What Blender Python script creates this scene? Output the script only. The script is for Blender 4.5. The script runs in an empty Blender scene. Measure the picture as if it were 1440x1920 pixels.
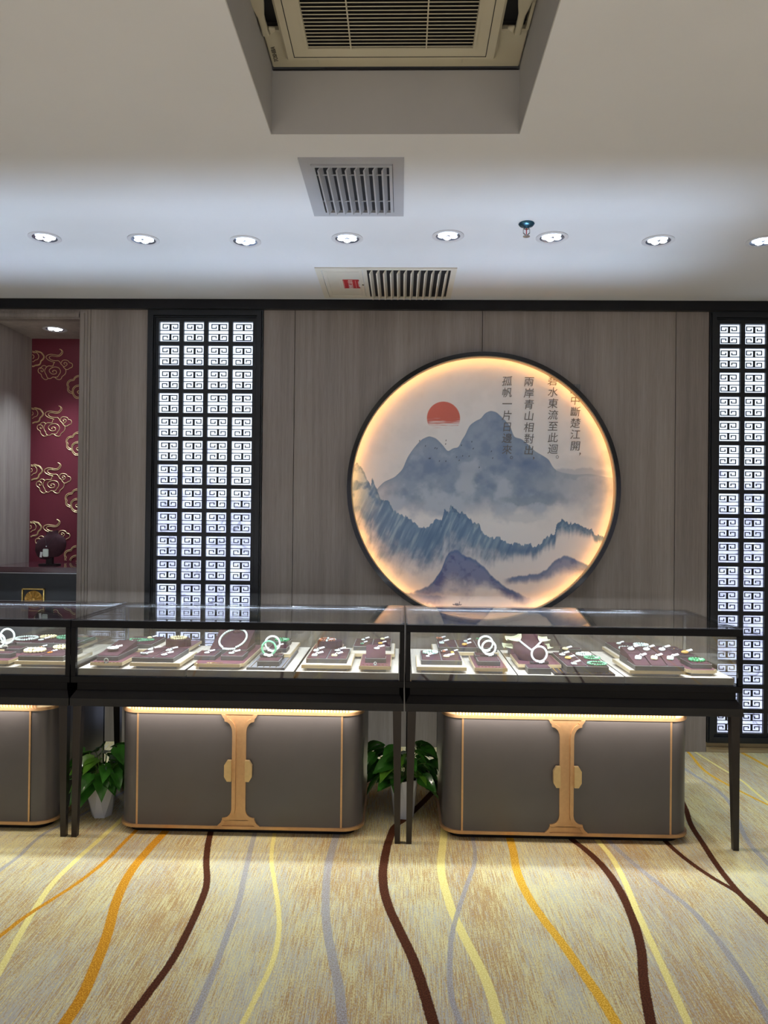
import bpy, bmesh, math, random
import numpy as np
from mathutils import Vector, Matrix
from math import sin, cos, pi, sqrt, atan2

S = bpy.context.scene
COL = S.collection

# ------------------------------------------------------------------ camera
FPX, YAW, PITCH, ROLL, CAMH = 1400.0, -0.0237, 0.0072, 0.0105, 1.40
_f = np.array([sin(YAW) * cos(PITCH), cos(YAW) * cos(PITCH), sin(PITCH)])
_r = np.array([cos(YAW), -sin(YAW), 0.0])
_u = np.cross(_r, _f)
R2 = cos(ROLL) * _r + sin(ROLL) * _u
U2 = -sin(ROLL) * _r + cos(ROLL) * _u
cam_data = bpy.data.cameras.new('camera')
cam_data.sensor_fit = 'VERTICAL'
cam_data.sensor_height = 36.0
cam_data.lens = FPX * 36.0 / 1920.0
cam_data.clip_start = 0.05
cam = bpy.data.objects.new('camera', cam_data)
cam.matrix_world = Matrix([[R2[0], U2[0], -_f[0], 0], [R2[1], U2[1], -_f[1], 0],
                           [R2[2], U2[2], -_f[2], CAMH], [0, 0, 0, 1]])
COL.objects.link(cam)
S.camera = cam


def at(px, py, x=None, y=None, z=None):
    """point where the sight line through a pixel meets a plane of the room"""
    d = _f + R2 * (px - 720) / FPX - U2 * (py - 960) / FPX
    o = np.array([0, 0, CAMH])
    i, v = (0, x) if x is not None else ((1, y) if y is not None else (2, z))
    t = (v - o[i]) / d[i]
    return Vector(o + d * t)


# ------------------------------------------------------------------ world, exposure
S.view_settings.view_transform = 'Standard'
S.view_settings.look = 'None'
S.view_settings.gamma = 1.0
S.view_settings.use_curve_mapping = False
S.view_settings.exposure = 0.0
w = bpy.data.worlds.new('world')
S.world = w
w.use_nodes = True
w.node_tree.nodes['Background'].inputs[0].default_value = (0.9, 0.85, 0.8, 1)
w.node_tree.nodes['Background'].inputs[1].default_value = 0.02
S.cycles.use_denoising = True
S.cycles.max_bounces = 10
S.cycles.transparent_max_bounces = 24
S.cycles.caustics_reflective = True
S.cycles.sample_clamp_indirect = 6.0

CEIL = 2.728
WALL = 4.574
ROW_Y = 3.54
SPOT_W = 80.0
CASE_W = 3.6
UNDER_W = 3.8
ROOM_W = 55.0
ROOM_C = (0.71, 0.735, 1.0)
BAND_FILL_W = 1.75
COOL = (0.78, 0.89, 1.0)
DOWN_PX = [(84, 445), (269, 449), (460, 452), (651, 447), (840, 442), (1035, 445), (1234, 451), (1430, 452)]


def lamp(name, kind, loc, power, color, rot=(0, 0, 0), **k):
    l = bpy.data.lights.new(name, kind)
    l.energy = power
    l.color = color
    for a, v in k.items():
        setattr(l, a, v)
    o = bpy.data.objects.new(name, l)
    o.location = loc
    o.rotation_euler = rot
    COL.objects.link(o)
    return o


# ceiling lights of the rest of the shop, behind the camera
for xx in (-3.3, -1.1, 1.1, 3.3):
    for yy in (-2.3, -0.7):
        lamp('shop_light', 'AREA', (xx, yy, CEIL - 0.02), ROOM_W, ROOM_C, size=0.5, spread=math.radians(115))

# ------------------------------------------------------------------ materials


def lin(c):
    return tuple(((v / 255.0) / 12.92 if v / 255.0 <= 0.04045 else ((v / 255.0 + 0.055) / 1.055) ** 2.4) for v in c)


def mat(name, color, rough=0.5, metal=0.0, bump=0.0, bscale=200.0, vary=0.06, vscale=12.0, spec=0.5, coat=0.0, sheen=0.0,
        stretch=(1, 1, 1), emit=None, estr=0.0, trans=0.0, sss=0.0):
    """principled material whose colour is gently varied by procedural noise"""
    m = bpy.data.materials.new(name)
    m.use_nodes = True
    nt = m.node_tree
    b = nt.nodes['Principled BSDF']
    tc = nt.nodes.new('ShaderNodeTexCoord')
    mp = nt.nodes.new('ShaderNodeMapping')
    mp.inputs['Scale'].default_value = stretch
    nt.links.new(tc.outputs['Object'], mp.inputs[0])
    n = nt.nodes.new('ShaderNodeTexNoise')
    n.inputs['Scale'].default_value = vscale
    n.inputs['Detail'].default_value = 4
    nt.links.new(mp.outputs[0], n.inputs['Vector'])
    r = nt.nodes.new('ShaderNodeValToRGB')
    lo = [c * (1 - vary) for c in color]
    hi = [min(1, c * (1 + vary)) for c in color]
    r.color_ramp.elements[0].position = 0.3
    r.color_ramp.elements[1].position = 0.7
    r.color_ramp.elements[0].color = (*lo, 1)
    r.color_ramp.elements[1].color = (*hi, 1)
    nt.links.new(n.outputs[0], r.inputs[0])
    nt.links.new(r.outputs[0], b.inputs['Base Color'])
    b.inputs['Roughness'].default_value = rough
    b.inputs['Metallic'].default_value = metal
    b.inputs['Specular IOR Level'].default_value = spec
    b.inputs['Coat Weight'].default_value = coat
    b.inputs['Sheen Weight'].default_value = sheen
    b.inputs['Transmission Weight'].default_value = trans
    b.inputs['Subsurface Weight'].default_value = sss
    if emit:
        b.inputs['Emission Color'].default_value = (*emit, 1)
        b.inputs['Emission Strength'].default_value = estr
    if bump:
        n2 = nt.nodes.new('ShaderNodeTexNoise')
        n2.inputs['Scale'].default_value = bscale
        nt.links.new(mp.outputs[0], n2.inputs['Vector'])
        bp = nt.nodes.new('ShaderNodeBump')
        bp.inputs['Strength'].default_value = bump
        bp.inputs['Distance'].default_value = 0.002
        nt.links.new(n2.outputs[0], bp.inputs['Height'])
        nt.links.new(bp.outputs[0], b.inputs['Normal'])
    return m


def glass_mat(name, ior, tint):
    m = bpy.data.materials.new(name)
    m.use_nodes = True
    nt = m.node_tree
    for n in list(nt.nodes):
        if n.type != 'OUTPUT_MATERIAL':
            nt.nodes.remove(n)
    out = [n for n in nt.nodes][0]
    tr = nt.nodes.new('ShaderNodeBsdfTransparent')
    tr.inputs[0].default_value = (*tint, 1)
    gl = nt.nodes.new('ShaderNodeBsdfGlossy')
    gl.inputs['Roughness'].default_value = 0.0
    fr = nt.nodes.new('ShaderNodeFresnel')
    geo = nt.nodes.new('ShaderNodeNewGeometry')
    mr = nt.nodes.new('ShaderNodeMapRange')
    mr.inputs['To Min'].default_value = ior
    mr.inputs['To Max'].default_value = 1.0 / ior
    nt.links.new(geo.outputs['Backfacing'], mr.inputs[0])
    nt.links.new(mr.outputs[0], fr.inputs[0])
    mx = nt.nodes.new('ShaderNodeMixShader')
    nt.links.new(fr.outputs[0], mx.inputs[0])
    nt.links.new(tr.outputs[0], mx.inputs[1])
    nt.links.new(gl.outputs[0], mx.inputs[2])
    nt.links.new(mx.outputs[0], out.inputs[0])
    return m


def emit_mat(name, color, strength):
    m = bpy.data.materials.new(name)
    m.use_nodes = True
    nt = m.node_tree
    b = nt.nodes['Principled BSDF']
    b.inputs['Base Color'].default_value = (*color, 1)
    b.inputs['Emission Color'].default_value = (*color, 1)
    b.inputs['Emission Strength'].default_value = strength
    n = nt.nodes.new('ShaderNodeTexNoise')
    n.inputs['Scale'].default_value = 30
    r = nt.nodes.new('ShaderNodeMapRange')
    r.inputs['To Min'].default_value = 0.95 * strength
    r.inputs['To Max'].default_value = 1.05 * strength
    nt.links.new(n.outputs[0], r.inputs[0])
    nt.links.new(r.outputs[0], b.inputs['Emission Strength'])
    return m


def wood_mat(name, c1, c2, c3, gx=55.0, gz=1.3, rough=0.5):
    """veneer with vertical grain"""
    m = bpy.data.materials.new(name)
    m.use_nodes = True
    nt = m.node_tree
    b = nt.nodes['Principled BSDF']
    tc = nt.nodes.new('ShaderNodeTexCoord')
    mp = nt.nodes.new('ShaderNodeMapping')
    mp.inputs['Scale'].default_value = (gx, gx, gz)
    nt.links.new(tc.outputs['Object'], mp.inputs[0])
    n = nt.nodes.new('ShaderNodeTexNoise')
    n.inputs['Scale'].default_value = 1.0
    n.inputs['Detail'].default_value = 8
    n.inputs['Roughness'].default_value = 0.65
    n.inputs['Distortion'].default_value = 0.3
    nt.links.new(mp.outputs[0], n.inputs['Vector'])
    mp2 = nt.nodes.new('ShaderNodeMapping')
    mp2.inputs['Scale'].default_value = (7.0, 7.0, 0.25)
    nt.links.new(tc.outputs['Object'], mp2.inputs[0])
    n2 = nt.nodes.new('ShaderNodeTexNoise')
    n2.inputs['Scale'].default_value = 1.0
    n2.inputs['Detail'].default_value = 3
    nt.links.new(mp2.outputs[0], n2.inputs['Vector'])
    mp3 = nt.nodes.new('ShaderNodeMapping')
    mp3.inputs['Scale'].default_value = (420.0, 420.0, 9.0)
    nt.links.new(tc.outputs['Object'], mp3.inputs[0])
    n3 = nt.nodes.new('ShaderNodeTexNoise')
    n3.inputs['Scale'].default_value = 1.0
    n3.inputs['Detail'].default_value = 2
    nt.links.new(mp3.outputs[0], n3.inputs['Vector'])
    a1 = nt.nodes.new('ShaderNodeMath')
    a1.operation = 'MULTIPLY_ADD'
    a1.inputs[1].default_value = 0.30
    nt.links.new(n.outputs[0], a1.inputs[0])
    a2 = nt.nodes.new('ShaderNodeMath')
    a2.operation = 'MULTIPLY_ADD'
    a2.inputs[1].default_value = 0.45
    nt.links.new(n2.outputs[0], a2.inputs[0])
    a3 = nt.nodes.new('ShaderNodeMath')
    a3.operation = 'MULTIPLY'
    a3.inputs[1].default_value = 0.25
    nt.links.new(n3.outputs[0], a3.inputs[0])
    nt.links.new(a3.outputs[0], a2.inputs[2])
    nt.links.new(a2.outputs[0], a1.inputs[2])
    r = nt.nodes.new('ShaderNodeValToRGB')
    r.color_ramp.elements[0].position = 0.38
    r.color_ramp.elements[1].position = 0.62
    e = r.color_ramp.elements.new(0.5)
    r.color_ramp.elements[0].color = (*c1, 1)
    e.color = (*c2, 1)
    r.color_ramp.elements[2].color = (*c3, 1)
    nt.links.new(a1.outputs[0], r.inputs[0])
    nt.links.new(r.outputs[0], b.inputs['Base Color'])
    b.inputs['Roughness'].default_value = rough
    bp = nt.nodes.new('ShaderNodeBump')
    bp.inputs['Strength'].default_value = 0.25
    bp.inputs['Distance'].default_value = 0.001
    nt.links.new(n.outputs[0], bp.inputs['Height'])
    nt.links.new(bp.outputs[0], b.inputs['Normal'])
    return m


M = {}
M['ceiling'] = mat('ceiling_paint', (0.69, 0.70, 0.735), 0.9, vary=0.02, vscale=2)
M['wall_pale'] = mat('pale_wall_paint', (0.34, 0.34, 0.34), 0.8, vary=0.03)
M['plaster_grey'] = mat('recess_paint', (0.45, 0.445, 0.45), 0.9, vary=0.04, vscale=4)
M['wood'] = wood_mat('grey_brown_veneer', (0.185, 0.156, 0.139), (0.248, 0.212, 0.192), (0.318, 0.277, 0.251))
M['wood_light'] = wood_mat('light_veneer', (0.27, 0.235, 0.215), (0.36, 0.32, 0.29), (0.46, 0.415, 0.38), gx=22)
M['black'] = mat('satin_black_metal', (0.018, 0.018, 0.021), 0.32, 0.6, vary=0.1, spec=0.5)
M['black_gloss'] = mat('gloss_black_metal', (0.012, 0.012, 0.014), 0.13, 0.2, vary=0.1, spec=0.6)
M['lattice'] = mat('black_lattice_paint', (0.016, 0.018, 0.022), 0.42, 0.3, vary=0.1)
M['frame'] = mat('black_brown_case_frame', (0.007, 0.007, 0.009), 0.22, 0.0, vary=0.08, spec=0.10)
M['skirt'] = mat('blue_black_skirt', (0.007, 0.007, 0.010), 0.20, 0.0, vary=0.08, spec=0.32)
M['leg'] = mat('bronze_black_leg', (0.040, 0.034, 0.032), 0.35, 0.6, vary=0.08)
M['steel_blue'] = mat('polished_steel', (0.30, 0.33, 0.38), 0.16, 1.0, vary=0.06)
M['grey_body'] = mat('taupe_grey_lacquer', (0.100, 0.094, 0.097), 0.33, 0.3, vary=0.03, spec=0.45)
M['gold'] = mat('brushed_champagne_gold', (0.56, 0.355, 0.19), 0.36, 0.75, vary=0.05, vscale=60)
M['gold_light'] = mat('pale_gold', (0.62, 0.46, 0.24), 0.35, 0.8, vary=0.05, vscale=60, bump=0.2, bscale=600)
M['plum'] = mat('plum_microfibre', (0.056, 0.025, 0.032), 0.9, vary=0.12, vscale=60, bump=0.2, bscale=900, spec=0.15)
M['plum_dark'] = mat('dark_plum_card', (0.020, 0.011, 0.014), 0.7, vary=0.12)
M['maroon'] = mat('maroon_leatherette', (0.13, 0.048, 0.062), 0.4, vary=0.06, vscale=40)
M['cream'] = mat('cream_leatherette', (0.62, 0.55, 0.46), 0.6, vary=0.04, vscale=20, stretch=(40, 3, 1))
M['cream_gold'] = mat('soft_gold_edge', (0.58, 0.47, 0.28), 0.38, 0.35, vary=0.04)
M['board'] = mat('pale_linen_board', (0.58, 0.53, 0.46), 0.7, vary=0.10, vscale=6, stretch=(30, 2, 1))
M['slate'] = mat('slate_grey_side', (0.055, 0.052, 0.052), 0.5, 0.1, vary=0.06)
M['slate_light'] = mat('grey_riser', (0.22, 0.22, 0.24), 0.5, 0.2, vary=0.06)
M['silver_edge'] = mat('silver_edge', (0.55, 0.57, 0.62), 0.3, 0.9, vary=0.05)
M['white_jade'] = mat('white_jade', (0.72, 0.84, 0.79), 0.15, vary=0.06, vscale=40, coat=0.6)
M['pale_jade'] = mat('pale_green_jade', (0.55, 0.80, 0.68), 0.15, vary=0.15, vscale=60, coat=0.6)
M['green_jade'] = mat('mid_green_jade', (0.11, 0.34, 0.19), 0.18, vary=0.35, vscale=90, coat=0.6)
M['deep_jade'] = mat('deep_green_jade', (0.05, 0.30, 0.12), 0.18, vary=0.6, vscale=120, coat=0.6)
M['amber'] = mat('honey_amber', (0.72, 0.42, 0.10), 0.2, vary=0.25, vscale=60, coat=0.6)
M['cream_jade'] = mat('cream_yellow_jade', (0.83, 0.72, 0.42), 0.2, vary=0.25, vscale=90, coat=0.6)
M['agate'] = mat('red_brown_agate', (0.33, 0.12, 0.07), 0.2, vary=0.5, vscale=110, coat=0.6)
M['smoke'] = mat('grey_jade', (0.25, 0.27, 0.28), 0.2, vary=0.5, vscale=100, coat=0.6)
M['orange'] = mat('orange_carnelian', (0.72, 0.25, 0.04), 0.2, vary=0.1, coat=0.6)
M['paper'] = mat('white_paper_tag', (0.80, 0.82, 0.84), 0.5, vary=0.03)
M['silver'] = mat('silver', (0.75, 0.76, 0.78), 0.22, 1.0, vary=0.04)
M['yellow_gold'] = mat('yellow_gold', (0.85, 0.62, 0.22), 0.25, 1.0, vary=0.04)
M['glass'] = glass_mat('clear_glass', 1.5, (0.985, 0.992, 0.99))
M['glass_top'] = glass_mat('clear_top_glass', 1.75, (0.985, 0.992, 0.99))
M['red_wall'] = mat('dark_red_wall_cloth', (0.15, 0.013, 0.030), 0.6, vary=0.06, vscale=200)
M['gold_line'] = mat('gold_foil_line', (0.80, 0.64, 0.34), 0.45, 0.35, vary=0.15, vscale=30)
M['counter'] = mat('gloss_plum_counter', (0.075, 0.030, 0.038), 0.10, vary=0.05, coat=0.5)
M['navy'] = mat('dark_blue_grey_panel', (0.022, 0.027, 0.036), 0.5, vary=0.06)
M['brass'] = mat('antique_brass', (0.50, 0.29, 0.07), 0.4, 0.6, vary=0.15, vscale=80)
M['beige_trim'] = mat('beige_skirting', (0.36, 0.28, 0.16), 0.5, vary=0.08, vscale=3, stretch=(1, 1, 8))
M['ac'] = mat('aged_cream_plastic', (0.52, 0.48, 0.37), 0.5, vary=0.04, vscale=4)
M['ac_dark'] = mat('dark_void', (0.01, 0.01, 0.014), 0.7)
M['vent_white'] = mat('white_vent_metal', (0.40, 0.41, 0.45), 0.45, vary=0.05, vscale=4)
M['vent_cream'] = mat('cream_vent_metal', (0.66, 0.63, 0.56), 0.5, vary=0.06, vscale=4)
M['red_label'] = mat('red_sticker', (0.45, 0.02, 0.03), 0.5)
M['white_ink'] = mat('white_ink', (0.75, 0.72, 0.70), 0.6)
M['dark_ink'] = mat('dark_ink', (0.10, 0.09, 0.07), 0.6)
M['trim_white'] = mat('white_fixture', (0.62, 0.62, 0.66), 0.4, vary=0.03)
M['reflector'] = mat('silver_reflector', (0.40, 0.46, 0.60), 0.25, 0.9)
M['lens'] = emit_mat('lamp_lens', (0.86, 0.94, 1.0), 9.0)
M['led_warm'] = emit_mat('warm_led_tape', (1.0, 0.49, 0.13), 33.0)
M['led_rib'] = emit_mat('ribbed_diffuser', (1.0, 0.78, 0.45), 0.4)
M['led_case'] = emit_mat('case_led_tape', (0.88, 0.95, 1.0), 14.0)
M['chrome'] = mat('chrome', (0.5, 0.5, 0.52), 0.12, 1.0)
M['blue_steel'] = mat('blued_steel', (0.05, 0.14, 0.22), 0.25, 0.8)
M['red_bulb'] = mat('red_glass_bulb', (0.55, 0.01, 0.03), 0.1)
M['pot'] = mat('white_plastic_pot', (0.60, 0.63, 0.68), 0.45, vary=0.03)
M['soil'] = mat('potting_soil', (0.03, 0.02, 0.012), 0.95, vary=0.4, vscale=80, bump=0.8, bscale=100)
M['leaf'] = mat('glossy_green_leaf', (0.035, 0.15, 0.018), 0.28, vary=0.45, vscale=14, coat=0.4)
M['leaf_light'] = mat('young_green_leaf', (0.10, 0.26, 0.025), 0.3, vary=0.3, vscale=14, coat=0.4)
M['stem'] = mat('green_stem', (0.10, 0.20, 0.04), 0.5)
M['white_plastic'] = mat('white_plastic', (0.75, 0.74, 0.70), 0.4)
M['pagoda_roof'] = mat('pale_green_gilt_roof', (0.70, 0.72, 0.48), 0.4, vary=0.08)
M['letter'] = mat('bronze_grey_lettering', (0.15, 0.15, 0.155), 0.6)
M['rim_tan'] = mat('tan_inner_rim', (0.55, 0.40, 0.24), 0.5)

# ------------------------------------------------------------------ mesh helpers


class MB:
    def __init__(self):
        self.bm = bmesh.new()

    def box(self, x0, x1, y0, y1, z0, z1, bev=0.0):
        x0, x1 = min(x0, x1), max(x0, x1)
        y0, y1 = min(y0, y1), max(y0, y1)
        z0, z1 = min(z0, z1), max(z0, z1)
        c = [self.bm.verts.new(p) for p in ((x0, y0, z0), (x1, y0, z0), (x1, y1, z0), (x0, y1, z0),
                                            (x0, y0, z1), (x1, y0, z1), (x1, y1, z1), (x0, y1, z1))]
        fs = [self.bm.faces.new([c[i] for i in q]) for q in
              ((3, 2, 1, 0), (4, 5, 6, 7), (0, 1, 5, 4), (1, 2, 6, 5), (2, 3, 7, 6), (3, 0, 4, 7))]
        if bev:
            es = list({e for f in fs for e in f.edges})
            bmesh.ops.bevel(self.bm, geom=es, offset=bev, segments=1, affect='EDGES')
        return self

    def hexa(self, bot, top):
        """eight-cornered solid: four corners below, four above"""
        c = [self.bm.verts.new(p) for p in list(bot) + list(top)]
        for q in ((3, 2, 1, 0), (4, 5, 6, 7), (0, 1, 5, 4), (1, 2, 6, 5), (2, 3, 7, 6), (3, 0, 4, 7)):
            self.bm.faces.new([c[i] for i in q])
        return self

    def prism(self, pts, a0, a1, axis='y'):
        """closed outline extruded along an axis. outline pairs: y->(x,z), z->(x,y), x->(y,z)"""
        def P(p, a):
            return {'y': (p[0], a, p[1]), 'z': (p[0], p[1], a), 'x': (a, p[0], p[1])}[axis]
        A = [self.bm.verts.new(P(p, a0)) for p in pts]
        B = [self.bm.verts.new(P(p, a1)) for p in pts]
        n = len(pts)
        self.bm.faces.new(A)
        self.bm.faces.new(list(reversed(B)))
        for i in range(n):
            j = (i + 1) % n
            self.bm.faces.new((A[j], A[i], B[i], B[j]))
        return self

    def tube(self, pts, r, seg=8, closed=False, flat=1.0):
        pts = [Vector(p) for p in pts]
        n = len(pts)
        rs = r if isinstance(r, (list, tuple)) else [r] * n
        rings = []
        up = Vector((0, 0, 1))
        prev = None
        for i, p in enumerate(pts):
            if closed:
                t = pts[(i + 1) % n] - pts[(i - 1) % n]
            else:
                t = pts[min(i + 1, n - 1)] - pts[max(i - 1, 0)]
            t.normalize()
            if prev is None:
                a = up if abs(t.dot(up)) < 0.9 else Vector((1, 0, 0))
                u = t.cross(a).normalized()
            else:
                u = (prev - t * prev.dot(t))
                u = u.normalized() if u.length > 1e-6 else t.cross(up).normalized()
            prev = u
            v = t.cross(u)
            rings.append([self.bm.verts.new(p + (u * cos(2 * pi * k / seg) + v * sin(2 * pi * k / seg) * flat) * rs[i]) for k in range(seg)])
        m = n if closed else n - 1
        for i in range(m):
            A, B = rings[i], rings[(i + 1) % n]
            for k in range(seg):
                self.bm.faces.new((A[k], A[(k + 1) % seg], B[(k + 1) % seg], B[k]))
        if not closed:
            self.bm.faces.new(list(reversed(rings[0])))
            self.bm.faces.new(rings[-1])
        return self

    def lathe(self, prof, c=(0, 0, 0), seg=24, axis='z', sx=1.0, sy=1.0, caps=True):
        rings = []
        for r, h in prof:
            ring = []
            for k in range(seg):
                a = 2 * pi * k / seg
                p = (r * cos(a) * sx, r * sin(a) * sy, h) if axis == 'z' else (r * cos(a) * sx, h, r * sin(a) * sy)
                ring.append(self.bm.verts.new((c[0] + p[0], c[1] + p[1], c[2] + p[2])))
            rings.append(ring)
        for A, B in zip(rings[:-1], rings[1:]):
            for k in range(seg):
                self.bm.faces.new((A[k], A[(k + 1) % seg], B[(k + 1) % seg], B[k]))
        if caps and prof[0][0] > 1e-5:
            self.bm.faces.new(list(reversed(rings[0])))
        if caps and prof[-1][0] > 1e-5:
            self.bm.faces.new(rings[-1])
        return self

    def ball(self, c, r, sx=1, sy=1, sz=1, u=10, v=7, rot=None):
        mt = Matrix.Translation(c)
        if rot is not None:
            mt = mt @ rot
        mt = mt @ Matrix.Diagonal((r * sx, r * sy, r * sz, 1))
        bmesh.ops.create_uvsphere(self.bm, u_segments=u, v_segments=v, radius=1.0, matrix=mt)
        return self

    def rbox(self, c, size, rot=None, bev=0.0):
        mt = Matrix.Translation(c)
        if rot is not None:
            mt = mt @ rot
        mt = mt @ Matrix.Diagonal((*size, 1))
        g = bmesh.ops.create_cube(self.bm, size=1.0, matrix=mt)
        if bev:
            es = list({e for vv in g['verts'] for e in vv.link_edges})
            bmesh.ops.bevel(self.bm, geom=es, offset=bev, segments=2, affect='EDGES')
        return self

    def build(self, name, m, parent=None, smooth=False, off=None):
        me = bpy.data.meshes.new(name)
        bmesh.ops.recalc_face_normals(self.bm, faces=self.bm.faces)
        if off is not None:
            bmesh.ops.translate(self.bm, verts=self.bm.verts, vec=-Vector(off))
        self.bm.to_mesh(me)
        self.bm.free()
        if m is not None:
            me.materials.append(m)
        if smooth:
            me.polygons.foreach_set('use_smooth', [True] * len(me.polygons))
            me.set_sharp_from_angle(angle=math.radians(38))
        o = bpy.data.objects.new(name, me)
        COL.objects.link(o)
        if off is not None:
            o.location = off
        if parent is not None:
            o.parent = parent
            o.matrix_parent_inverse = Matrix.Identity(4)
            if off is not None:
                o.location = Vector(off) - parent.location
            else:
                o.location = -parent.location
        return o


def tag(o, label, cat, group=None):
    o['label'] = label
    o['category'] = cat
    if group:
        o['group'] = group
    return o


def thing(name, loc, label, cat, group=None):
    o = bpy.data.objects.new(name, None)
    o.empty_display_size = 0.05
    COL.objects.link(o)
    o.location = loc
    return tag(o, label, cat, group)


def struct(o):
    o['kind'] = 'structure'
    return o


def text_mesh(name, body, size, loc, m, parent=None, rot=(pi / 2, 0, 0), extrude=0.0008, shear=0.0, align='CENTER', bold=0.0):
    cu = bpy.data.curves.new(name, 'FONT')
    cu.body = body
    cu.size = size
    cu.extrude = extrude
    cu.offset = bold
    cu.shear = shear
    cu.align_x = align
    cu.align_y = 'CENTER'
    t = bpy.data.objects.new('t', cu)
    COL.objects.link(t)
    dg = bpy.context.evaluated_depsgraph_get()
    me = bpy.data.meshes.new_from_object(t.evaluated_get(dg))
    bpy.data.objects.remove(t)
    bpy.data.curves.remove(cu)
    me.materials.clear()
    me.materials.append(m)
    o = bpy.data.objects.new(name, me)
    COL.objects.link(o)
    o.rotation_euler = rot
    o.location = Vector(loc) - (parent.location if parent else Vector())
    if parent:
        o.parent = parent
    return o


# ------------------------------------------------------------------ room shell
XL, XR, YB, YF = -4.4, 4.4, -3.2, 5.3
# carpet: streaky woven ground crossed by wavy coloured lines
STR = [
    ('grey', 8, [(0, 1632), (37, 1604), (67, 1575), (93, 1557), (115, 1547)]),
    ('cream', 11, [(0, 1820), (30, 1765), (65, 1705), (100, 1655), (140, 1615), (185, 1575), (215, 1548)]),
    ('orange', 9, [(0, 1755), (50, 1717), (100, 1685), (150, 1652), (200, 1612), (230, 1582), (252, 1560)]),
    ('orange', 19, [(120, 1920), (150, 1875), (175, 1820), (200, 1755), (220, 1685), (245, 1635), (272, 1600), (307, 1562)]),
    ('brown', 14, [(235, 1920), (280, 1860), (320, 1805), (350, 1750), (375, 1695), (387, 1660), (387, 1610), (395, 1560)]),
    ('grey', 11, [(360, 1915), (395, 1835), (425, 1755), (445, 1700), (460, 1635), (467, 1605), (477, 1565)]),
    ('cream', 9, [(457, 1915), (485, 1860), (510, 1805), (522, 1755), (522, 1705), (515, 1655), (509, 1610), (515, 1562)]),
    ('grey', 16, [(642, 1918), (635, 1850), (622, 1790), (612, 1730), (611, 1675), (616, 1620), (631, 1565)]),
    ('brown', 17, [(812, 1918), (795, 1860), (775, 1800), (747, 1740), (727, 1695), (718, 1650), (722, 1605), (733, 1566), (742, 1548), (755, 1539)]),
    ('cream', 16, [(937, 1918), (910, 1835), (880, 1775), (855, 1725), (837, 1675), (827, 1630), (830, 1585), (832, 1567)]),
    ('grey', 9, [(862, 1918), (847, 1870), (844, 1800), (847, 1755), (860, 1705), (877, 1655), (890, 1615), (887, 1572)]),
    ('gold', 17, [(1155, 1918), (1125, 1870), (1090, 1820), (1055, 1770), (1020, 1725), (990, 1680), (970, 1635), (962, 1595), (956, 1572)]),
    ('brown', 16, [(1220, 1918), (1207, 1840), (1202, 1780), (1187, 1725), (1165, 1675), (1135, 1630), (1100, 1595), (1070, 1572)]),
    ('cream', 12, [(1290, 1918), (1257, 1845), (1225, 1775), (1195, 1710), (1170, 1650), (1145, 1605), (1120, 1575)]),
    ('grey', 12, [(1437, 1905), (1410, 1855), (1370, 1795), (1335, 1750), (1295, 1705), (1245, 1665), (1195, 1625), (1145, 1580)]),
    ('brown', 11, [(1440, 1725), (1385, 1675), (1335, 1645), (1285, 1610), (1245, 1575)]),
    ('brown', 11, [(1440, 1727), (1388, 1676), (1350, 1630), (1320, 1585), (1295, 1545), (1285, 1515)]),
    ('gold', 6, [(1440, 1509), (1395, 1487), (1360, 1469), (1324, 1447), (1293, 1413)]),
    ('cream', 5, [(1440, 1505), (1418, 1487), (1391, 1464), (1355, 1442), (1311, 1415)]),
    ('grey', 8, [(1440, 1620), (1404, 1580), (1382, 1535), (1364, 1500), (1333, 1473), (1295, 1449)]),
    ('gold', 7, [(1440, 1438), (1415, 1424), (1391, 1411)]),
]
YA, YZ = 1.2, 5.2


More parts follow.
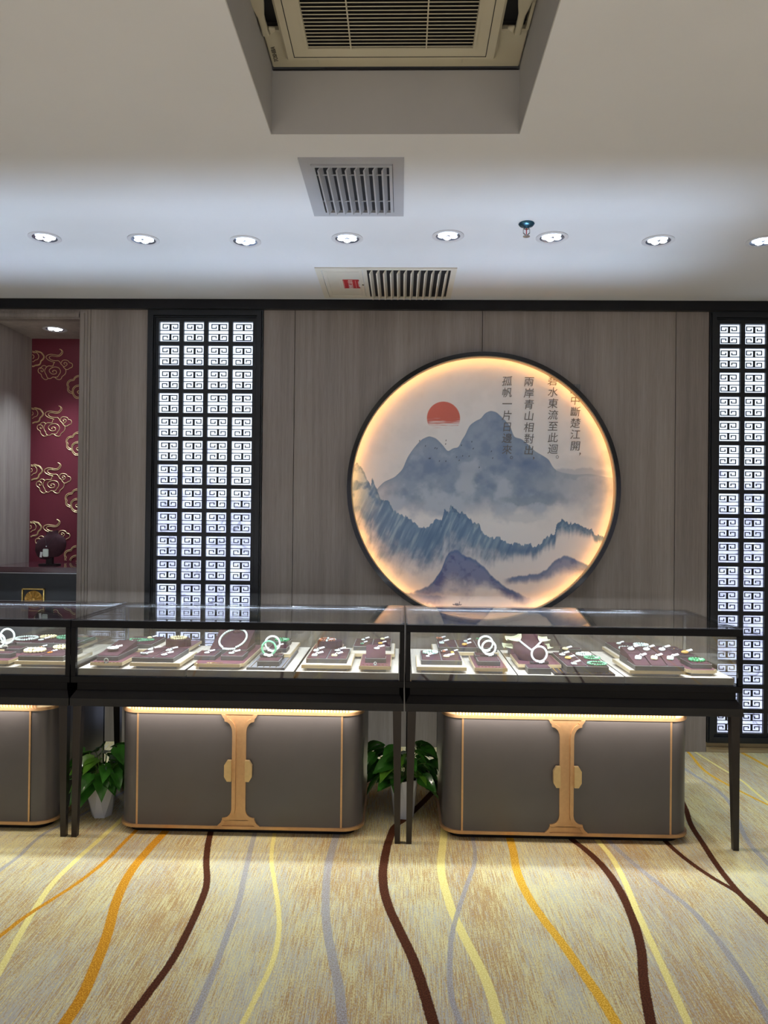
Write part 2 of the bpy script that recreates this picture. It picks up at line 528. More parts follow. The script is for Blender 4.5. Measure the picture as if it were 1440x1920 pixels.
def carpet_material():
    m = bpy.data.materials.new('woven_wave_carpet')
    m.use_nodes = True
    nt = m.node_tree
    N, L = nt.nodes, nt.links
    b = N['Principled BSDF']
    b.inputs['Roughness'].default_value = 0.95
    b.inputs['Specular IOR Level'].default_value = 0.1
    tc = N.new('ShaderNodeTexCoord')
    sep = N.new('ShaderNodeSeparateXYZ')
    L.new(tc.outputs['Object'], sep.inputs[0])

    def math_(op, a, bb=None, c=None, clamp=False):
        n = N.new('ShaderNodeMath')
        n.operation = op
        n.use_clamp = clamp
        for i, v in enumerate((a, bb, c)):
            if v is None:
                continue
            if isinstance(v, (int, float)):
                n.inputs[i].default_value = v
            else:
                L.new(v, n.inputs[i])
        return n.outputs[0]

    def noise(scale, detail=3, rough=0.5, w=(0, 0, 0)):
        mp = N.new('ShaderNodeMapping')
        mp.inputs['Scale'].default_value = scale
        mp.inputs['Location'].default_value = w
        L.new(tc.outputs['Object'], mp.inputs[0])
        n = N.new('ShaderNodeTexNoise')
        n.inputs['Scale'].default_value = 1
        n.inputs['Detail'].default_value = detail
        n.inputs['Roughness'].default_value = rough
        L.new(mp.outputs[0], n.inputs['Vector'])
        return n.outputs[0]

    def mix(f, a, bb):
        n = N.new('ShaderNodeMix')
        n.data_type = 'RGBA'
        for i, v in ((0, f), (6, a), (7, bb)):
            if isinstance(v, tuple):
                n.inputs[i].default_value = (*v, 1)
            elif isinstance(v, (int, float)):
                n.inputs[i].default_value = v
            else:
                L.new(v, n.inputs[i])
        return n.outputs[2]

    def step(v, lo, hi):
        n = N.new('ShaderNodeMapRange')
        n.interpolation_type = 'SMOOTHSTEP'
        L.new(v, n.inputs[0])
        n.inputs[1].default_value = lo
        n.inputs[2].default_value = hi
        return n.outputs[0]
    fine = noise((330, 120, 1), 2)
    streak = noise((260, 8, 1), 3, 0.75)
    streak2 = noise((220, 7, 1), 3, 0.75, (7, 3, 0))
    big = noise((2.6, 1.1, 1), 3, 0.6)
    big2 = noise((3.4, 0.9, 1), 3, 0.6, (11, 5, 0))
    s1 = math_('ADD', math_('MULTIPLY', streak, 0.70), math_('ADD', math_('MULTIPLY', fine, 0.40), math_('MULTIPLY', big, 0.45)))
    s2 = math_('ADD', math_('MULTIPLY', streak2, 0.65), math_('ADD', math_('MULTIPLY', noise((300, 110, 1), 2, 0.5, (3, 9, 0)), 0.45), math_('MULTIPLY', big2, 0.38)))
    tan, cream, greyb = lin((170, 138, 90)), lin((210, 202, 148)), lin((172, 174, 166))
    base = mix(step(s1, 0.69, 0.86), tan, cream)
    base = mix(math_('MULTIPLY', step(s2, 0.70, 0.84), 0.8), base, greyb)
    spk = step(noise((210, 210, 1), 2, 0.6, (1, 2, 0)), 0.47, 0.58)
    C = {'grey': (lin((128, 127, 132)), lin((170, 169, 168))), 'cream': (lin((216, 202, 120)), lin((232, 222, 150))),
         'orange': (lin((176, 118, 28)), lin((214, 158, 48))), 'gold': (lin((196, 148, 40)), lin((232, 188, 78))),
         'brown': (lin((66, 36, 22)), lin((88, 50, 30)))}
    fac_y = math_('DIVIDE', math_('SUBTRACT', sep.outputs[1], YA), YZ - YA)
    wob = math_('MULTIPLY', math_('SUBTRACT', noise((160, 160, 1), 1, 0.5, (4, 4, 0)), 0.5), 0.006)
    xw = math_('ADD', sep.outputs[0], wob)
    for col, wpx, pts in STR:
        P = sorted([tuple(at(px, py, z=0))[:2] for px, py in pts], key=lambda q: q[1])
        yy = [p[1] for p in P]
        xx = [p[0] for p in P]
        # carry the line on a little past what is seen
        s0 = (xx[1] - xx[0]) / (yy[1] - yy[0])
        s1_ = (xx[-1] - xx[-2]) / (yy[-1] - yy[-2])
        s0 = max(-1.5, min(1.5, s0))
        s1_ = max(-1.5, min(1.5, s1_))
        if yy[0] > YA + 0.1:
            k = max(YA, yy[0] - 0.8)
            xx.insert(0, xx[0] - s0 * (yy[0] - k)); yy.insert(0, k)
        far_short = yy[-1] < 3.6
        k = min(YZ, yy[-1] + 1.0)
        xx.append(xx[-1] + s1_ * 0.6 * (k - yy[-1])); yy.append(k)
        ymid = sum(p[1] for p in P) / len(P)
        width = wpx / FPX * ymid * 1.02
        fc = N.new('ShaderNodeFloatCurve')
        cv = fc.mapping.curves[0]
        pn = [((y - YA) / (YZ - YA), (x + 4) / 8) for x, y in zip(xx, yy)]
        pn = [(max(0.0, min(1.0, a)), max(0.0, min(1.0, c))) for a, c in pn]
        while len(cv.points) < len(pn):
            cv.points.new(0.5, 0.5)
        for q, (a, c) in zip(cv.points, pn):
            q.location = (a, c)
            q.handle_type = 'AUTO'
        fc.mapping.update()
        L.new(fac_y, fc.inputs[1])
        cx = math_('MULTIPLY_ADD', fc.outputs[0], 8.0, -4.0)
        d = math_('ABSOLUTE', math_('SUBTRACT', xw, cx))
        mk = N.new('ShaderNodeMapRange')
        L.new(d, mk.inputs[0])
        mk.inputs[1].default_value = width / 2 + 0.0015
        mk.inputs[2].default_value = width / 2 - 0.0015
        mask = mk.outputs[0]
        if col in ('grey',):
            mask = math_('MULTIPLY', mask, math_('MULTIPLY_ADD', spk, 0.35, 0.65))
        sc = mix(spk, C[col][0], C[col][1])
        base = mix(mask, base, sc)
    L.new(base, b.inputs['Base Color'])
    bp = N.new('ShaderNodeBump')
    bp.inputs['Strength'].default_value = 0.5
    bp.inputs['Distance'].default_value = 0.003
    L.new(fine, bp.inputs['Height'])
    L.new(bp.outputs[0], b.inputs['Normal'])
    return m


f = MB().box(XL, XR, YB, YF, -0.05, 0.0).build('floor', carpet_material())
struct(f)

# ceiling with the square recess for the air conditioner
RX0, RX1, RY0, RY1, RZ = -0.466, 0.391, 1.72, 2.575, 2.954
c = MB()
T = 0.003
c.box(XL, RX0 - T, YB, YF, CEIL, CEIL + 0.08)
c.box(RX1 + T, XR, YB, YF, CEIL, CEIL + 0.08)
c.box(RX0 - T, RX1 + T, YB, RY0 - T, CEIL, CEIL + 0.08)
c.box(RX0 - T, RX1 + T, RY1 + T, YF, CEIL, CEIL + 0.08)
struct(c.build('ceiling', M['ceiling']))
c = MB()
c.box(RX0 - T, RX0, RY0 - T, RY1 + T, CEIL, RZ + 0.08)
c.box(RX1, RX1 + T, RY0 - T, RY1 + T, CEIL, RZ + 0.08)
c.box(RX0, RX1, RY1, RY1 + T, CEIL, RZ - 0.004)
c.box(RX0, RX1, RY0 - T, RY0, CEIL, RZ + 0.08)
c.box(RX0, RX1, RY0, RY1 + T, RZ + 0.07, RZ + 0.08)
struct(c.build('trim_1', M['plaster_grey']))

# side and rear walls, out of the photograph
struct(MB().box(XL - 0.1, XL, YB, YF, 0, CEIL).build('wall_left', M['wall_pale']))
struct(MB().box(XR, XR + 0.1, YB, YF, 0, CEIL).build('wall_right', M['wall_pale']))
struct(MB().box(XL, XR, YB - 0.1, YB, 0, CEIL).build('wall_rear', M['wall_pale']))

# back wall: boards with hairline seams, niche opening and two lattice openings
NX0, NX1, NZ0, NZ1, NY1 = -2.566, -2.004, 1.04, 2.609, 5.092
LAT = [(-1.578, -0.863), (1.857, 2.572)]
LZ0, LZ1 = 0.060, 2.668
wb = MB()
g = 0.0015
TH = 0.10


def board(x0, x1, z0=0.0, z1=CEIL - 0.001, y=WALL):
    wb.box(x0 + g, x1 - g, y, y + TH, z0, z1, bev=0.001)


board(XL, -3.5)
board(-3.5, -2.75)
board(-2.75, NX0 - 0.065)
board(NX0 - 0.065, NX1 + 0.065, 2.668)
board(NX1 + 0.065, LAT[0][0])
board(LAT[0][0], LAT[0][1], LZ1)
board(LAT[0][1], -0.668)
board(-0.668, 0.482)
board(0.482, 1.657)
board(1.657, LAT[1][0])
board(LAT[1][0], LAT[1][1], LZ1)
board(LAT[1][1], 3.4)
board(3.4, XR)
wb.box(XL, NX0 - 0.066, WALL + TH, WALL + TH + 0.02, 0, CEIL - 0.001)
wb.box(NX1 + 0.066, XR, WALL + TH, WALL + TH + 0.02, 0, CEIL - 0.001)
struct(wb.build('wall_back', M['wood']))
b = MB()
for x0, x1 in LAT:
    b.box(x0, x1, WALL - 0.002, WALL + 0.06, 0.0, 0.032, bev=0.002)
    b.box(x0, x1, WALL + 0.012, WALL + 0.06, 0.032, LZ0 - 0.001)
struct(b.build('baseboard_back', M['beige_trim']))
struct(MB().box(XL, XR, WALL - 0.034, WALL - 0.001, 2.668, CEIL, bev=0.002).build('trim_2', M['black']))

# niche shell: side linings, ceiling, dark red back
n = MB()
n.box(NX0 - 0.02, NX0, WALL + 0.0505, NY1 + 0.02, 0.0, NZ1 + 0.02)
n.box(NX1 + 0.1, NX1 + 0.12, WALL + 0.11, NY1 + 0.02, 0.0, NZ1 + 0.02)
n.box(NX1 - 0.001, NX1 + 0.12, WALL + 0.09, WALL + 0.11, 0.0, NZ1 + 0.02)
n.box(NX0, NX1 + 0.1, WALL + 0.0505, NY1 + 0.02, NZ1, NZ1 + 0.02)
struct(n.build('wall_niche', M['wood_light']))
nb = struct(MB().box(NX0, NX1 + 0.1, NY1, NY1 + 0.02, 1.0, NZ1).build('wall_niche_back', M['red_wall']))
# stepped moulding round the opening
n = MB()
for (a, w_, p) in ((0.0, 0.065, 0.004), (0.012, 0.05, 0.012), (0.028, 0.034, 0.020)):
    yy = WALL - p
    n.box(NX1 + a * 0.2, NX1 + w_, yy, WALL + 0.05, 0, NZ1 + w_, bev=0.001)
    n.box(NX0 - w_, NX0 - a * 0.2, yy, WALL + 0.05, 0, NZ1 + w_, bev=0.001)
    n.box(NX0 + 0.001, NX1 - 0.001, yy, WALL + 0.05 - a * 0.5, NZ1 - 0.001 + a * 0.3, NZ1 + w_ * 0.9)
struct(n.build('trim_3', M['wood']))


def spiral(cx, cy, r0, r1, a0, turns, n=26):
    return [(cx + (r0 + (r1 - r0) * i / n) * cos(a0 + 2 * pi * turns * i / n), cy + (r0 + (r1 - r0) * i / n) * sin(a0 + 2 * pi * turns * i / n)) for i in range(n + 1)]


def smooth(pts, n=4):
    out = []
    m = len(pts)
    for i in range(m - 1):
        p0, p1, p2, p3 = [pts[max(0, min(m - 1, i + k))] for k in (-1, 0, 1, 2)]
        for j in range(n):
            t = j / n
            out.append(tuple(0.5 * (2 * p1[k] + (p2[k] - p0[k]) * t + (2 * p0[k] - 5 * p1[k] + 4 * p2[k] - p3[k]) * t * t + (3 * p1[k] - p0[k] - 3 * p2[k] + p3[k]) * t ** 3) for k in (0, 1)))
    out.append(pts[-1])
    return out


# cloud line drawings, traced in a 1371 x 1920 crop 13.7 px per photo pixel
CL_MAIN = [
    [(725, 680), (640, 655), (560, 620), (510, 575), (500, 530), (540, 490), (620, 470), (720, 482), (820, 492), (875, 450), (900, 400), (885, 360), (845, 335)],
    [(845, 335), (900, 360), (930, 410), (905, 470), (850, 515), (770, 527), (680, 512), (610, 517), (580, 550), (600, 590), (660, 622), (740, 635), (810, 635), (850, 665), (885, 725)],
    [(725, 680), (690, 710), (680, 760), (640, 775), (570, 768), (515, 795), (475, 850), (462, 900), (480, 960), (510, 1010), (525, 1060), (570, 1092), (630, 1085), (670, 1055), (720, 1060), (790, 1050), (825, 1000), (860, 950), (868, 890), (830, 825), (760, 797), (680, 802), (610, 840), (578, 890), (600, 935), (650, 975), (710, 980), (760, 960), (765, 915), (735, 885), (685, 885), (662, 915), (690, 928)],
    [(885, 725), (930, 765), (955, 810), (995, 850), (1010, 910), (990, 975), (940, 1020), (905, 1050), (890, 1095), (840, 1122), (775, 1105), (730, 1070)],
    [(515, 795), (470, 762), (410, 765), (372, 805), (320, 830), (292, 880), (310, 940), (370, 985), (385, 1040), (430, 1095), (490, 1122), (550, 1095)],
    [(345, 835), (390, 825), (428, 860), (420, 905), (390, 920), (365, 895), (385, 880)],
    [(890, 700), (905, 650), (950, 620), (1020, 622), (1075, 645), (1100, 685), (1155, 700), (1180, 745), (1165, 800), (1110, 825), (1060, 858), (1005, 858)],
    [(955, 790), (1010, 765), (1040, 725), (1020, 688), (975, 680), (955, 710), (985, 730)],
]
CL_LEFT = [
    [(90, 380), (150, 385), (190, 405), (240, 380), (300, 395), (370, 415), (420, 465), (455, 530), (430, 600), (375, 650), (355, 720), (300, 755), (230, 765), (170, 790), (90, 775)],
    [(90, 405), (150, 410), (190, 430), (250, 425), (300, 480), (310, 545), (280, 600), (220, 620), (165, 662), (110, 630)],
    [(90, 500), (130, 475), (180, 500), (185, 555), (140, 580), (115, 545), (140, 530)],
    [(90, 760), (170, 770), (230, 745), (300, 735), (340, 705), (360, 640), (410, 590), (435, 530), (400, 475), (360, 430), (300, 415), (240, 402)],
]
CL_RIGHT = [
    [(1345, 1010), (1280, 1025), (1225, 1070), (1200, 1110), (1120, 1125), (1060, 1170), (1035, 1240), (1050, 1310), (1050, 1390), (1090, 1450), (1170, 1480)],
    [(1345, 1045), (1285, 1055), (1240, 1095), (1215, 1140), (1130, 1155), (1080, 1200), (1065, 1260), (1090, 1310), (1075, 1360), (1105, 1410), (1170, 1445)],
    [(1345, 1255), (1260, 1275), (1190, 1340), (1172, 1420), (1195, 1520), (1260, 1595), (1345, 1610)],
    [(1345, 1290), (1270, 1305), (1215, 1360), (1200, 1430), (1220, 1500), (1275, 1560), (1345, 1575)],
    [(1345, 1405), (1305, 1425), (1310, 1460), (1345, 1475)],
]


mb = MB()
for k in range(4):
    for p in CL_MAIN + CL_LEFT + CL_RIGHT:
        q = []
        for (X, Y) in smooth(p, 3):
            v = at(50 + X / 13.71 - k * 1.7, 630 + Y / 13.71 + k * 106.5, y=NY1 - 0.001)
            if NX0 + 0.004 < v.x < NX1 + 0.09 and v.z > 1.075:
                q.append(v)
            else:
                if len(q) > 1:
                    mb.tube(q, 0.0022, 4)
                q = []
        if len(q) > 1:
            mb.tube(q, 0.0022, 4)
o = mb.build('cloud_pattern', M['gold_line'], nb)

# ------------------------------------------------------------------ lattice light screens
PITCHX, PITCHZ = 0.1525, 0.1475


def lattice_panel_mat():
    m = bpy.data.materials.new('backlit_veined_panel')
    m.use_nodes = True
    nt = m.node_tree
    N, L = nt.nodes, nt.links
    b = N['Principled BSDF']
    tc = N.new('ShaderNodeTexCoord')
    sep = N.new('ShaderNodeSeparateXYZ')
    L.new(tc.outputs['Object'], sep.inputs[0])
    mp = N.new('ShaderNodeMapping')
    mp.inputs['Scale'].default_value = (3.0, 1, 4.5)
    L.new(tc.outputs['Object'], mp.inputs[0])
    n = N.new('ShaderNodeTexNoise')
    n.inputs['Scale'].default_value = 1.6
    n.inputs['Detail'].default_value = 12
    n.inputs['Roughness'].default_value = 0.72
    n.inputs['Distortion'].default_value = 1.6
    L.new(mp.outputs[0], n.inputs['Vector'])
    # printed veins lie in the lower two thirds of the panel
    h = N.new('ShaderNodeMapRange')
    L.new(sep.outputs[2], h.inputs[0])
    h.inputs[1].default_value = 1.95
    h.inputs[2].default_value = 1.35
    h.inputs[3].default_value = -0.16
    h.inputs[4].default_value = 0.03
    a = N.new('ShaderNodeMath')
    L.new(n.outputs[0], a.inputs[0])
    L.new(h.outputs[0], a.inputs[1])
    r = N.new('ShaderNodeValToRGB')
    e = r.color_ramp.elements
    e[0].position = 0.44
    e[0].color = (0.74, 0.85, 1.0, 1)
    e[1].position = 0.70
    e[1].color = (0.16, 0.17, 0.28, 1)
    k = e.new(0.52)
    k.color = (0.50, 0.55, 0.80, 1)
    k = e.new(0.57)
    k.color = (0.62, 0.70, 0.93, 1)
    L.new(a.outputs[0], r.inputs[0])
    L.new(r.outputs[0], b.inputs['Base Color'])
    L.new(r.outputs[0], b.inputs['Emission Color'])
    b.inputs['Emission Strength'].default_value = 1.25
    b.inputs['Roughness'].default_value = 0.4
    return m


PANEL = lattice_panel_mat()


def lattice(x0, x1, label):
    t = thing('lattice_light_screen', (0.5 * (x0 + x1), WALL, LZ0), label, 'screen', 'black fretwork light screens in the back wall')
    cx0 = 0.5 * (x0 + x1) - (4 * PITCHX - 0.027) / 2
    ztop = 2.598
    cw, ch = PITCHX - 0.027, PITCHZ - 0.025
    zbot = ztop - 17 * PITCHZ + 0.025
    cx1 = cx0 + 4 * PITCHX - 0.027
    # stepped frame with mitred corners
    fr = MB()
    for (ins, y0) in ((0.0, WALL - 0.014), (0.010, WALL - 0.022), (0.038, WALL - 0.006), (0.046, WALL + 0.002)):
        a0, a1, b0, b1 = x0 + ins, x1 - ins, LZ0 + ins, LZ1 - ins
        wd = {0.0: 0.008, 0.010: 0.026, 0.038: 0.006, 0.046: 0.02}[ins]
        if ins == 0.046:
            wl, wt, wb_ = cx0 - a0, b1 - ztop, zbot - b0
        else:
            wl = wt = wb_ = wd
        yb = WALL + 0.03
        O = [(a0, b0), (a1, b0), (a1, b1), (a0, b1)]
        I = [(a0 + wl, b0 + wb_), (a1 - wl, b0 + wb_), (a1 - wl, b1 - wt), (a0 + wl, b1 - wt)]
        for k in range(4):
            j = (k + 1) % 4
            fr.prism([O[k], O[j], I[j], I[k]], y0, yb)
    fr.build('frame', M['lattice'], t)
    gr = MB()
    gy0, gy1 = WALL + 0.004, WALL + 0.024
    for i in range(1, 4):
        xx = cx0 + i * PITCHX - 0.027
        gr.box(xx, xx + 0.027, gy0, gy1, zbot, ztop)
    for k in range(1, 17):
        zz = ztop - k * PITCHZ
        gr.box(cx0, cx1, gy0 + 0.0005, gy1, zz, zz + 0.025)
    gr.build('grid', M['lattice'], t)
    fw = MB()
    y0, y1 = WALL + 0.024, WALL + 0.028
    u = cw / 230.0
    v = ch / 225.0

    def bar(cx, cz, a, b_, c_, d):
        fw.box(cx + a * u, cx + c_ * u, y0, y1, cz - d * v, cz - b_ * v)
    for i in range(4):
        for k in range(17):
            cx, cz = cx0 + i * PITCHX, ztop - k * PITCHZ
            w_ = 9
            bar(cx, cz, 0, 88, 230, 96)
            bar(cx, cz, 0, 130, 230, 138)
            for s in (0, 1):
                def Y(a, b_):
                    return (a, b_) if s == 0 else (226 - b_, 226 - a)
                bar(cx, cz, 27, *Y(18, 27), 205, Y(18, 27)[1]) if False else None
                lo, hi = Y(18, 27)
                bar(cx, cz, 27, lo, 205, hi)
                lo, hi = Y(27, 88)
                bar(cx, cz, 105, lo, 128, hi)
                lo, hi = Y(27, 62)
                bar(cx, cz, 27, lo, 36, hi)
                bar(cx, cz, 196, lo, 205, hi)
                lo, hi = Y(62, 71)
                bar(cx, cz, 27, lo, 87, hi)
                bar(cx, cz, 145, lo, 205, hi)
                lo, hi = Y(44, 62)
                bar(cx, cz, 77, lo, 87, hi)
                bar(cx, cz, 145, lo, 155, hi)
    fw.build('fretwork', M['lattice'], t)
    MB().box(cx0 - 0.01, cx1 + 0.01, WALL + 0.030, WALL + 0.036, zbot - 0.01, ztop + 0.01).build('light_panel', PANEL, t)


lattice(*LAT[0], 'black fretwork light screen beside the red niche, left of the round mural')
lattice(*LAT[1], 'black fretwork light screen at the right edge, right of the round mural')

# ------------------------------------------------------------------ round landscape mural
MC = Vector((0.489, WALL, 1.583))
MR = 0.822
mural = thing('round_mural', (MC.x, MC.y, MC.z - MR), 'round black-rimmed ink landscape of blue mountains and red sun, glowing warm at the rim', 'wall art')


def value_noise(x, y, seed):
    xi, yi = np.floor(x).astype(np.int64), np.floor(y).astype(np.int64)
    xf, yf = x - xi, y - yi
    def h(a, b_):
        v = np.sin(a * 127.1 + b_ * 311.7 + seed * 74.7) * 43758.5453
        return v - np.floor(v)
    sx, sy_ = xf * xf * (3 - 2 * xf), yf * yf * (3 - 2 * yf)
    return (h(xi, yi) * (1 - sx) + h(xi + 1, yi) * sx) * (1 - sy_) + (h(xi, yi + 1) * (1 - sx) + h(xi + 1, yi + 1) * sx) * sy_


def fbm(x, y, seed, octv=5):
    t, a, n = 0, 0.5, 0
    for k in range(octv):
        t = t + a * value_noise(x * 2 ** k, y * 2 ** k, seed + k)
        n += a
        a *= 0.5
    return t / n


def sstep(v, a, b_):
    t = np.clip((v - a) / (b_ - a), 0, 1)
    return t * t * (3 - 2 * t)


def contour(X, P, sig=7):
    g_ = np.arange(-60, 1500.0)
    v = np.interp(g_, [p[0] for p in P], [p[1] for p in P])
    k = np.exp(-0.5 * (np.arange(-3 * sig, 3 * sig + 1) / sig) ** 2)
    v = np.convolve(np.pad(v, 3 * sig, mode='edge'), k / k.sum(), mode='valid')
    return np.interp(X, g_, v)


def paint(X, Y):
    """X, Y in the units of a 2.667x enlargement of the photograph's disc"""
    shp = X.shape
    bg = np.array(lin((232, 227, 224)))
    col = np.ones(shp + (3,)) * bg
    def lay(c, a):
        nonlocal col
        a = np.clip(a, 0, 1)[..., None]
        col = col * (1 - a) + np.array(c) * a
    n1 = fbm(X / 90, Y / 90, 1)
    n2 = fbm(X / 40, Y / 40, 5)
    n3 = fbm(X / 160, Y / 60, 9)
    n4 = fbm(X / 12, Y / 12, 13, 3)
    lay(lin((208, 205, 203)), sstep(n1, 0.45, 0.75) * 0.35)
    # sun
    d = np.hypot(X - 512, Y - 384)
    fade = 1 - sstep(Y + (fbm(X / 60, Y / 5, 21, 3) - 0.5) * 60, 392, 432)
    lay(lin((196, 82, 66)), (1 - sstep(d, 81, 84)) * fade)
    # distant mountain
    P = [(150, 790), (185, 735), (215, 705), (270, 680), (310, 640), (330, 585), (360, 540), (385, 510), (405, 490), (440, 474), (475, 485), (510, 520), (533, 553), (560, 533), (590, 530), (600, 495), (620, 470), (640, 420), (675, 395), (700, 385), (715, 360), (745, 345), (775, 352), (800, 375), (825, 400), (850, 430), (858, 475), (900, 485), (930, 510), (965, 545), (1010, 570), (1040, 590), (1047, 615), (1070, 640), (1100, 650), (1160, 660), (1240, 655), (1320, 670), (1400, 680)]
    top = contour(X, P)
    below = sstep(Y - top, -1.5, 2.5)
    low = 1 - sstep(Y + (n1 - 0.5) * 190 + np.maximum(0, X - 1000) * 0.1, 780, 900)
    left = sstep(X, 150, 330) * 0.6 + 0.4
    right = 1 - 0.42 * sstep(X + (n2 - .5) * 200, 1040, 1200)
    body = below * low * left * right
    lay(lin((120, 139, 163)), body * 0.95)
    lay(lin((94, 116, 148)), body * sstep(n2 * 0.4 + n1 * 0.6, 0.44, 0.70) * 0.75)
    lay(lin((176, 186, 198)), body * sstep(1 - n1 + sstep(Y, 560, 800) * 0.12, 0.56, 0.78) * 0.75)
    edge = below * (1 - sstep(Y - top, 3, 40)) * (X < 1070)
    lay(lin((104, 126, 152)), edge * 0.55)
    line = np.exp(-((Y - top - 2) / 2.0) ** 2) * (X < 1070)
    lay(lin((86, 108, 138)), line * 0.5)
    for (cx, cy, sx, sy_, a) in ((930, 610, 90, 35, 0.75), (760, 400, 45, 40, 0.5), (430, 580, 80, 60, 0.3), (830, 560, 60, 60, 0.35), (560, 640, 160, 40, 0.25)):
        lay(lin((80, 102, 142)), a * np.exp(-((X - cx) / sx) ** 2 - ((Y - cy) / sy_) ** 2) * below * (0.5 + n2))
    # drifting cloud bands
    for (cx, cy, sx, sy_, a, c_) in ((950, 790, 160, 22, 0.75, (112, 130, 152)), (1120, 720, 190, 45, 0.45, (150, 160, 172)), (1180, 655, 150, 22, 0.55, (120, 136, 156)),
                                     (900, 870, 130, 26, 0.4, (168, 176, 186)), (480, 860, 55, 22, 0.45, (150, 162, 178)), (660, 840, 70, 34, 0.3, (188, 192, 198)),
                                     (1200, 610, 150, 40, 0.28, (168, 172, 176)), (1320, 580, 50, 40, 0.35, (160, 166, 168)), (1250, 860, 130, 60, 0.25, (176, 184, 192))):
        g_ = np.exp(-((X - cx) / sx) ** 2 - ((Y - cy + (n2 - .5) * 40) / sy_) ** 2)
        lay(lin(c_), a * sstep(g_ * (0.6 + n3 * 0.9), 0.15, 0.75))
    # middle range
    P = [(0, 600), (35, 610), (60, 625), (80, 610), (105, 635), (115, 660), (155, 680), (150, 720), (185, 760), (200, 790), (240, 795), (262, 850), (300, 865), (350, 890), (380, 915), (412, 938), (440, 920), (475, 890), (500, 895), (513, 870), (517, 835), (540, 855), (548, 815), (580, 850), (610, 855), (640, 880), (660, 905), (692, 915), (700, 945), (740, 980), (790, 975), (830, 1003), (900, 1005), (970, 1015), (1000, 995), (1030, 965), (1065, 950), (1072, 905), (1100, 885), (1130, 905), (1170, 900), (1200, 920), (1245, 930), (1260, 955), (1320, 970), (1400, 960)]
    P = sorted(P)
    top = np.interp(X, [p[0] for p in P], [p[1] for p in P]) + (fbm(X / 9, X * 0 + 3, 31, 3) - .5) * 26
    below = sstep(Y - top, -1.5, 2.0)
    depth = np.interp(X, [0, 150, 400, 560, 700, 850, 1000, 1100, 1250, 1400], [430, 380, 230, 270, 160, 90, 60, 80, 40, 30])
    dd = (Y - top) / depth
    body = below * (1 - sstep(dd + (n2 - 0.5) * 0.5, 0.4, 1.15))
    streak = fbm((X + Y * 0.45) / 14, (Y - X * 0.3) / 110, 41, 4)
    lay(lin((86, 120, 154)), body * 0.97)
    lay(lin((56, 86, 126)), body * sstep(streak, 0.42, 0.70) * 0.6)
    lay(lin((160, 184, 192)), body * sstep(1 - streak, 0.56, 0.76) * 0.5 * (0.4 + 0.6 * (X < 750)))
    lay(lin((190, 206, 202)), body * (X < 200) * sstep(n2, 0.35, 0.6) * (1 - sstep(Y, 700, 900)) * 0.7)
    crest = below * (1 - sstep(Y - top + (n4 - .5) * 50, 6, 34))
    lay(lin((48, 78, 116)), crest * (0.35 + 0.6 * (n2 > 0.5)) * (np.abs(X - 600) < 105))
    lay(lin((56, 88, 124)), crest * 0.75 * (np.abs(X - 1150) < 105))
    lay(lin((70, 100, 130)), crest * 0.55 * (X < 260))
    lay(lin((46, 78, 124)), body * 0.6 * np.exp(-((X - 900) / 110) ** 2 - ((Y - 1040) / 22) ** 2))
    lay(lin((60, 92, 130)), body * 0.6 * np.exp(-((X - 450) / 70) ** 2 - ((Y - 975) / 45) ** 2))
    # near peaks
    def near(P, dep, c1, c2, sx0, sx1):
        xs, ys = [p[0] for p in P], [p[1] for p in P]
        top = contour(X, P, 9) + (fbm(X / 14, X * 0 + 8, 51, 3) - .5) * 10
        inside = sstep(X, xs[0], xs[0] + sx0) * (1 - sstep(X, xs[-1] - sx1, xs[-1]))
        b_ = sstep(Y - top, -6, 6) * (1 - sstep((Y - top) / dep(X) + (n2 - .5) * 0.7, 0.35, 1.1)) * inside
        lay(c1, b_ * 0.95)
        lay(c2, b_ * sstep(n2, 0.45, 0.65) * 0.8)
        lay(lin((58, 92, 140)), b_ * (1 - sstep(Y - top, 4, 26)) * 0.6)
    near([(330, 1262), (400, 1240), (450, 1215), (500, 1150), (520, 1085), (545, 1050), (575, 1033), (610, 1068), (660, 1085), (700, 1112), (730, 1140), (760, 1180), (830, 1228), (900, 1260), (960, 1285)], lambda x: 60 + 190 * np.exp(-((x - 590) / 110) ** 2), lin((92, 106, 152)), lin((54, 62, 118)), 60, 100)
    near([(800, 1182), (840, 1175), (900, 1165), (980, 1155), (1030, 1130), (1060, 1090), (1120, 1058), (1160, 1080), (1200, 1100), (1245, 1110), (1330, 1140)], lambda x: 40 + 60 * np.exp(-((x - 1120) / 90) ** 2), lin((98, 116, 156)), lin((56, 70, 124)), 60, 80)
    near([(190, 1215), (240, 1218), (300, 1250), (360, 1262), (450, 1270), (560, 1275)], lambda x: 70, lin((104, 112, 150)), lin((76, 76, 126)), 20, 120)
    lay(lin((150, 158, 180)), 0.5 * np.exp(-((X - 420) / 150) ** 2 - ((Y - 1290) / 30) ** 2) * n2 * 1.4)
    # birds and a little boat
    for (bx, by) in ((393, 498), (422, 524), (470, 534), (479, 536), (525, 495), (523, 513), (440, 586), (446, 586), (492, 598), (524, 599), (577, 578), (590, 594), (607, 572), (601, 519), (639, 573), (653, 501), (660, 535), (750, 548), (757, 581), (690, 628)):
        e = ((X - bx) * 0.9 + (Y - by) * 0.35) ** 2 / 2.2 ** 2 + ((Y - by) - (X - bx) * 0.3) ** 2 / 5.0 ** 2
        lay(lin((28, 34, 46)), (1 - sstep(e, 0.6, 1.2)) * 0.9)
    hull = (np.abs(X - 580) < 22) & (np.abs(Y - 1315 + ((X - 580) / 22) ** 2 * 3) < 2.5)
    lay(lin((40, 50, 80)), hull.astype(float) * 0.9)
    lay(lin((50, 60, 90)), ((np.abs(X - 578) < 9) & (np.abs(Y - 1309) < 4)).astype(float) * 0.8)
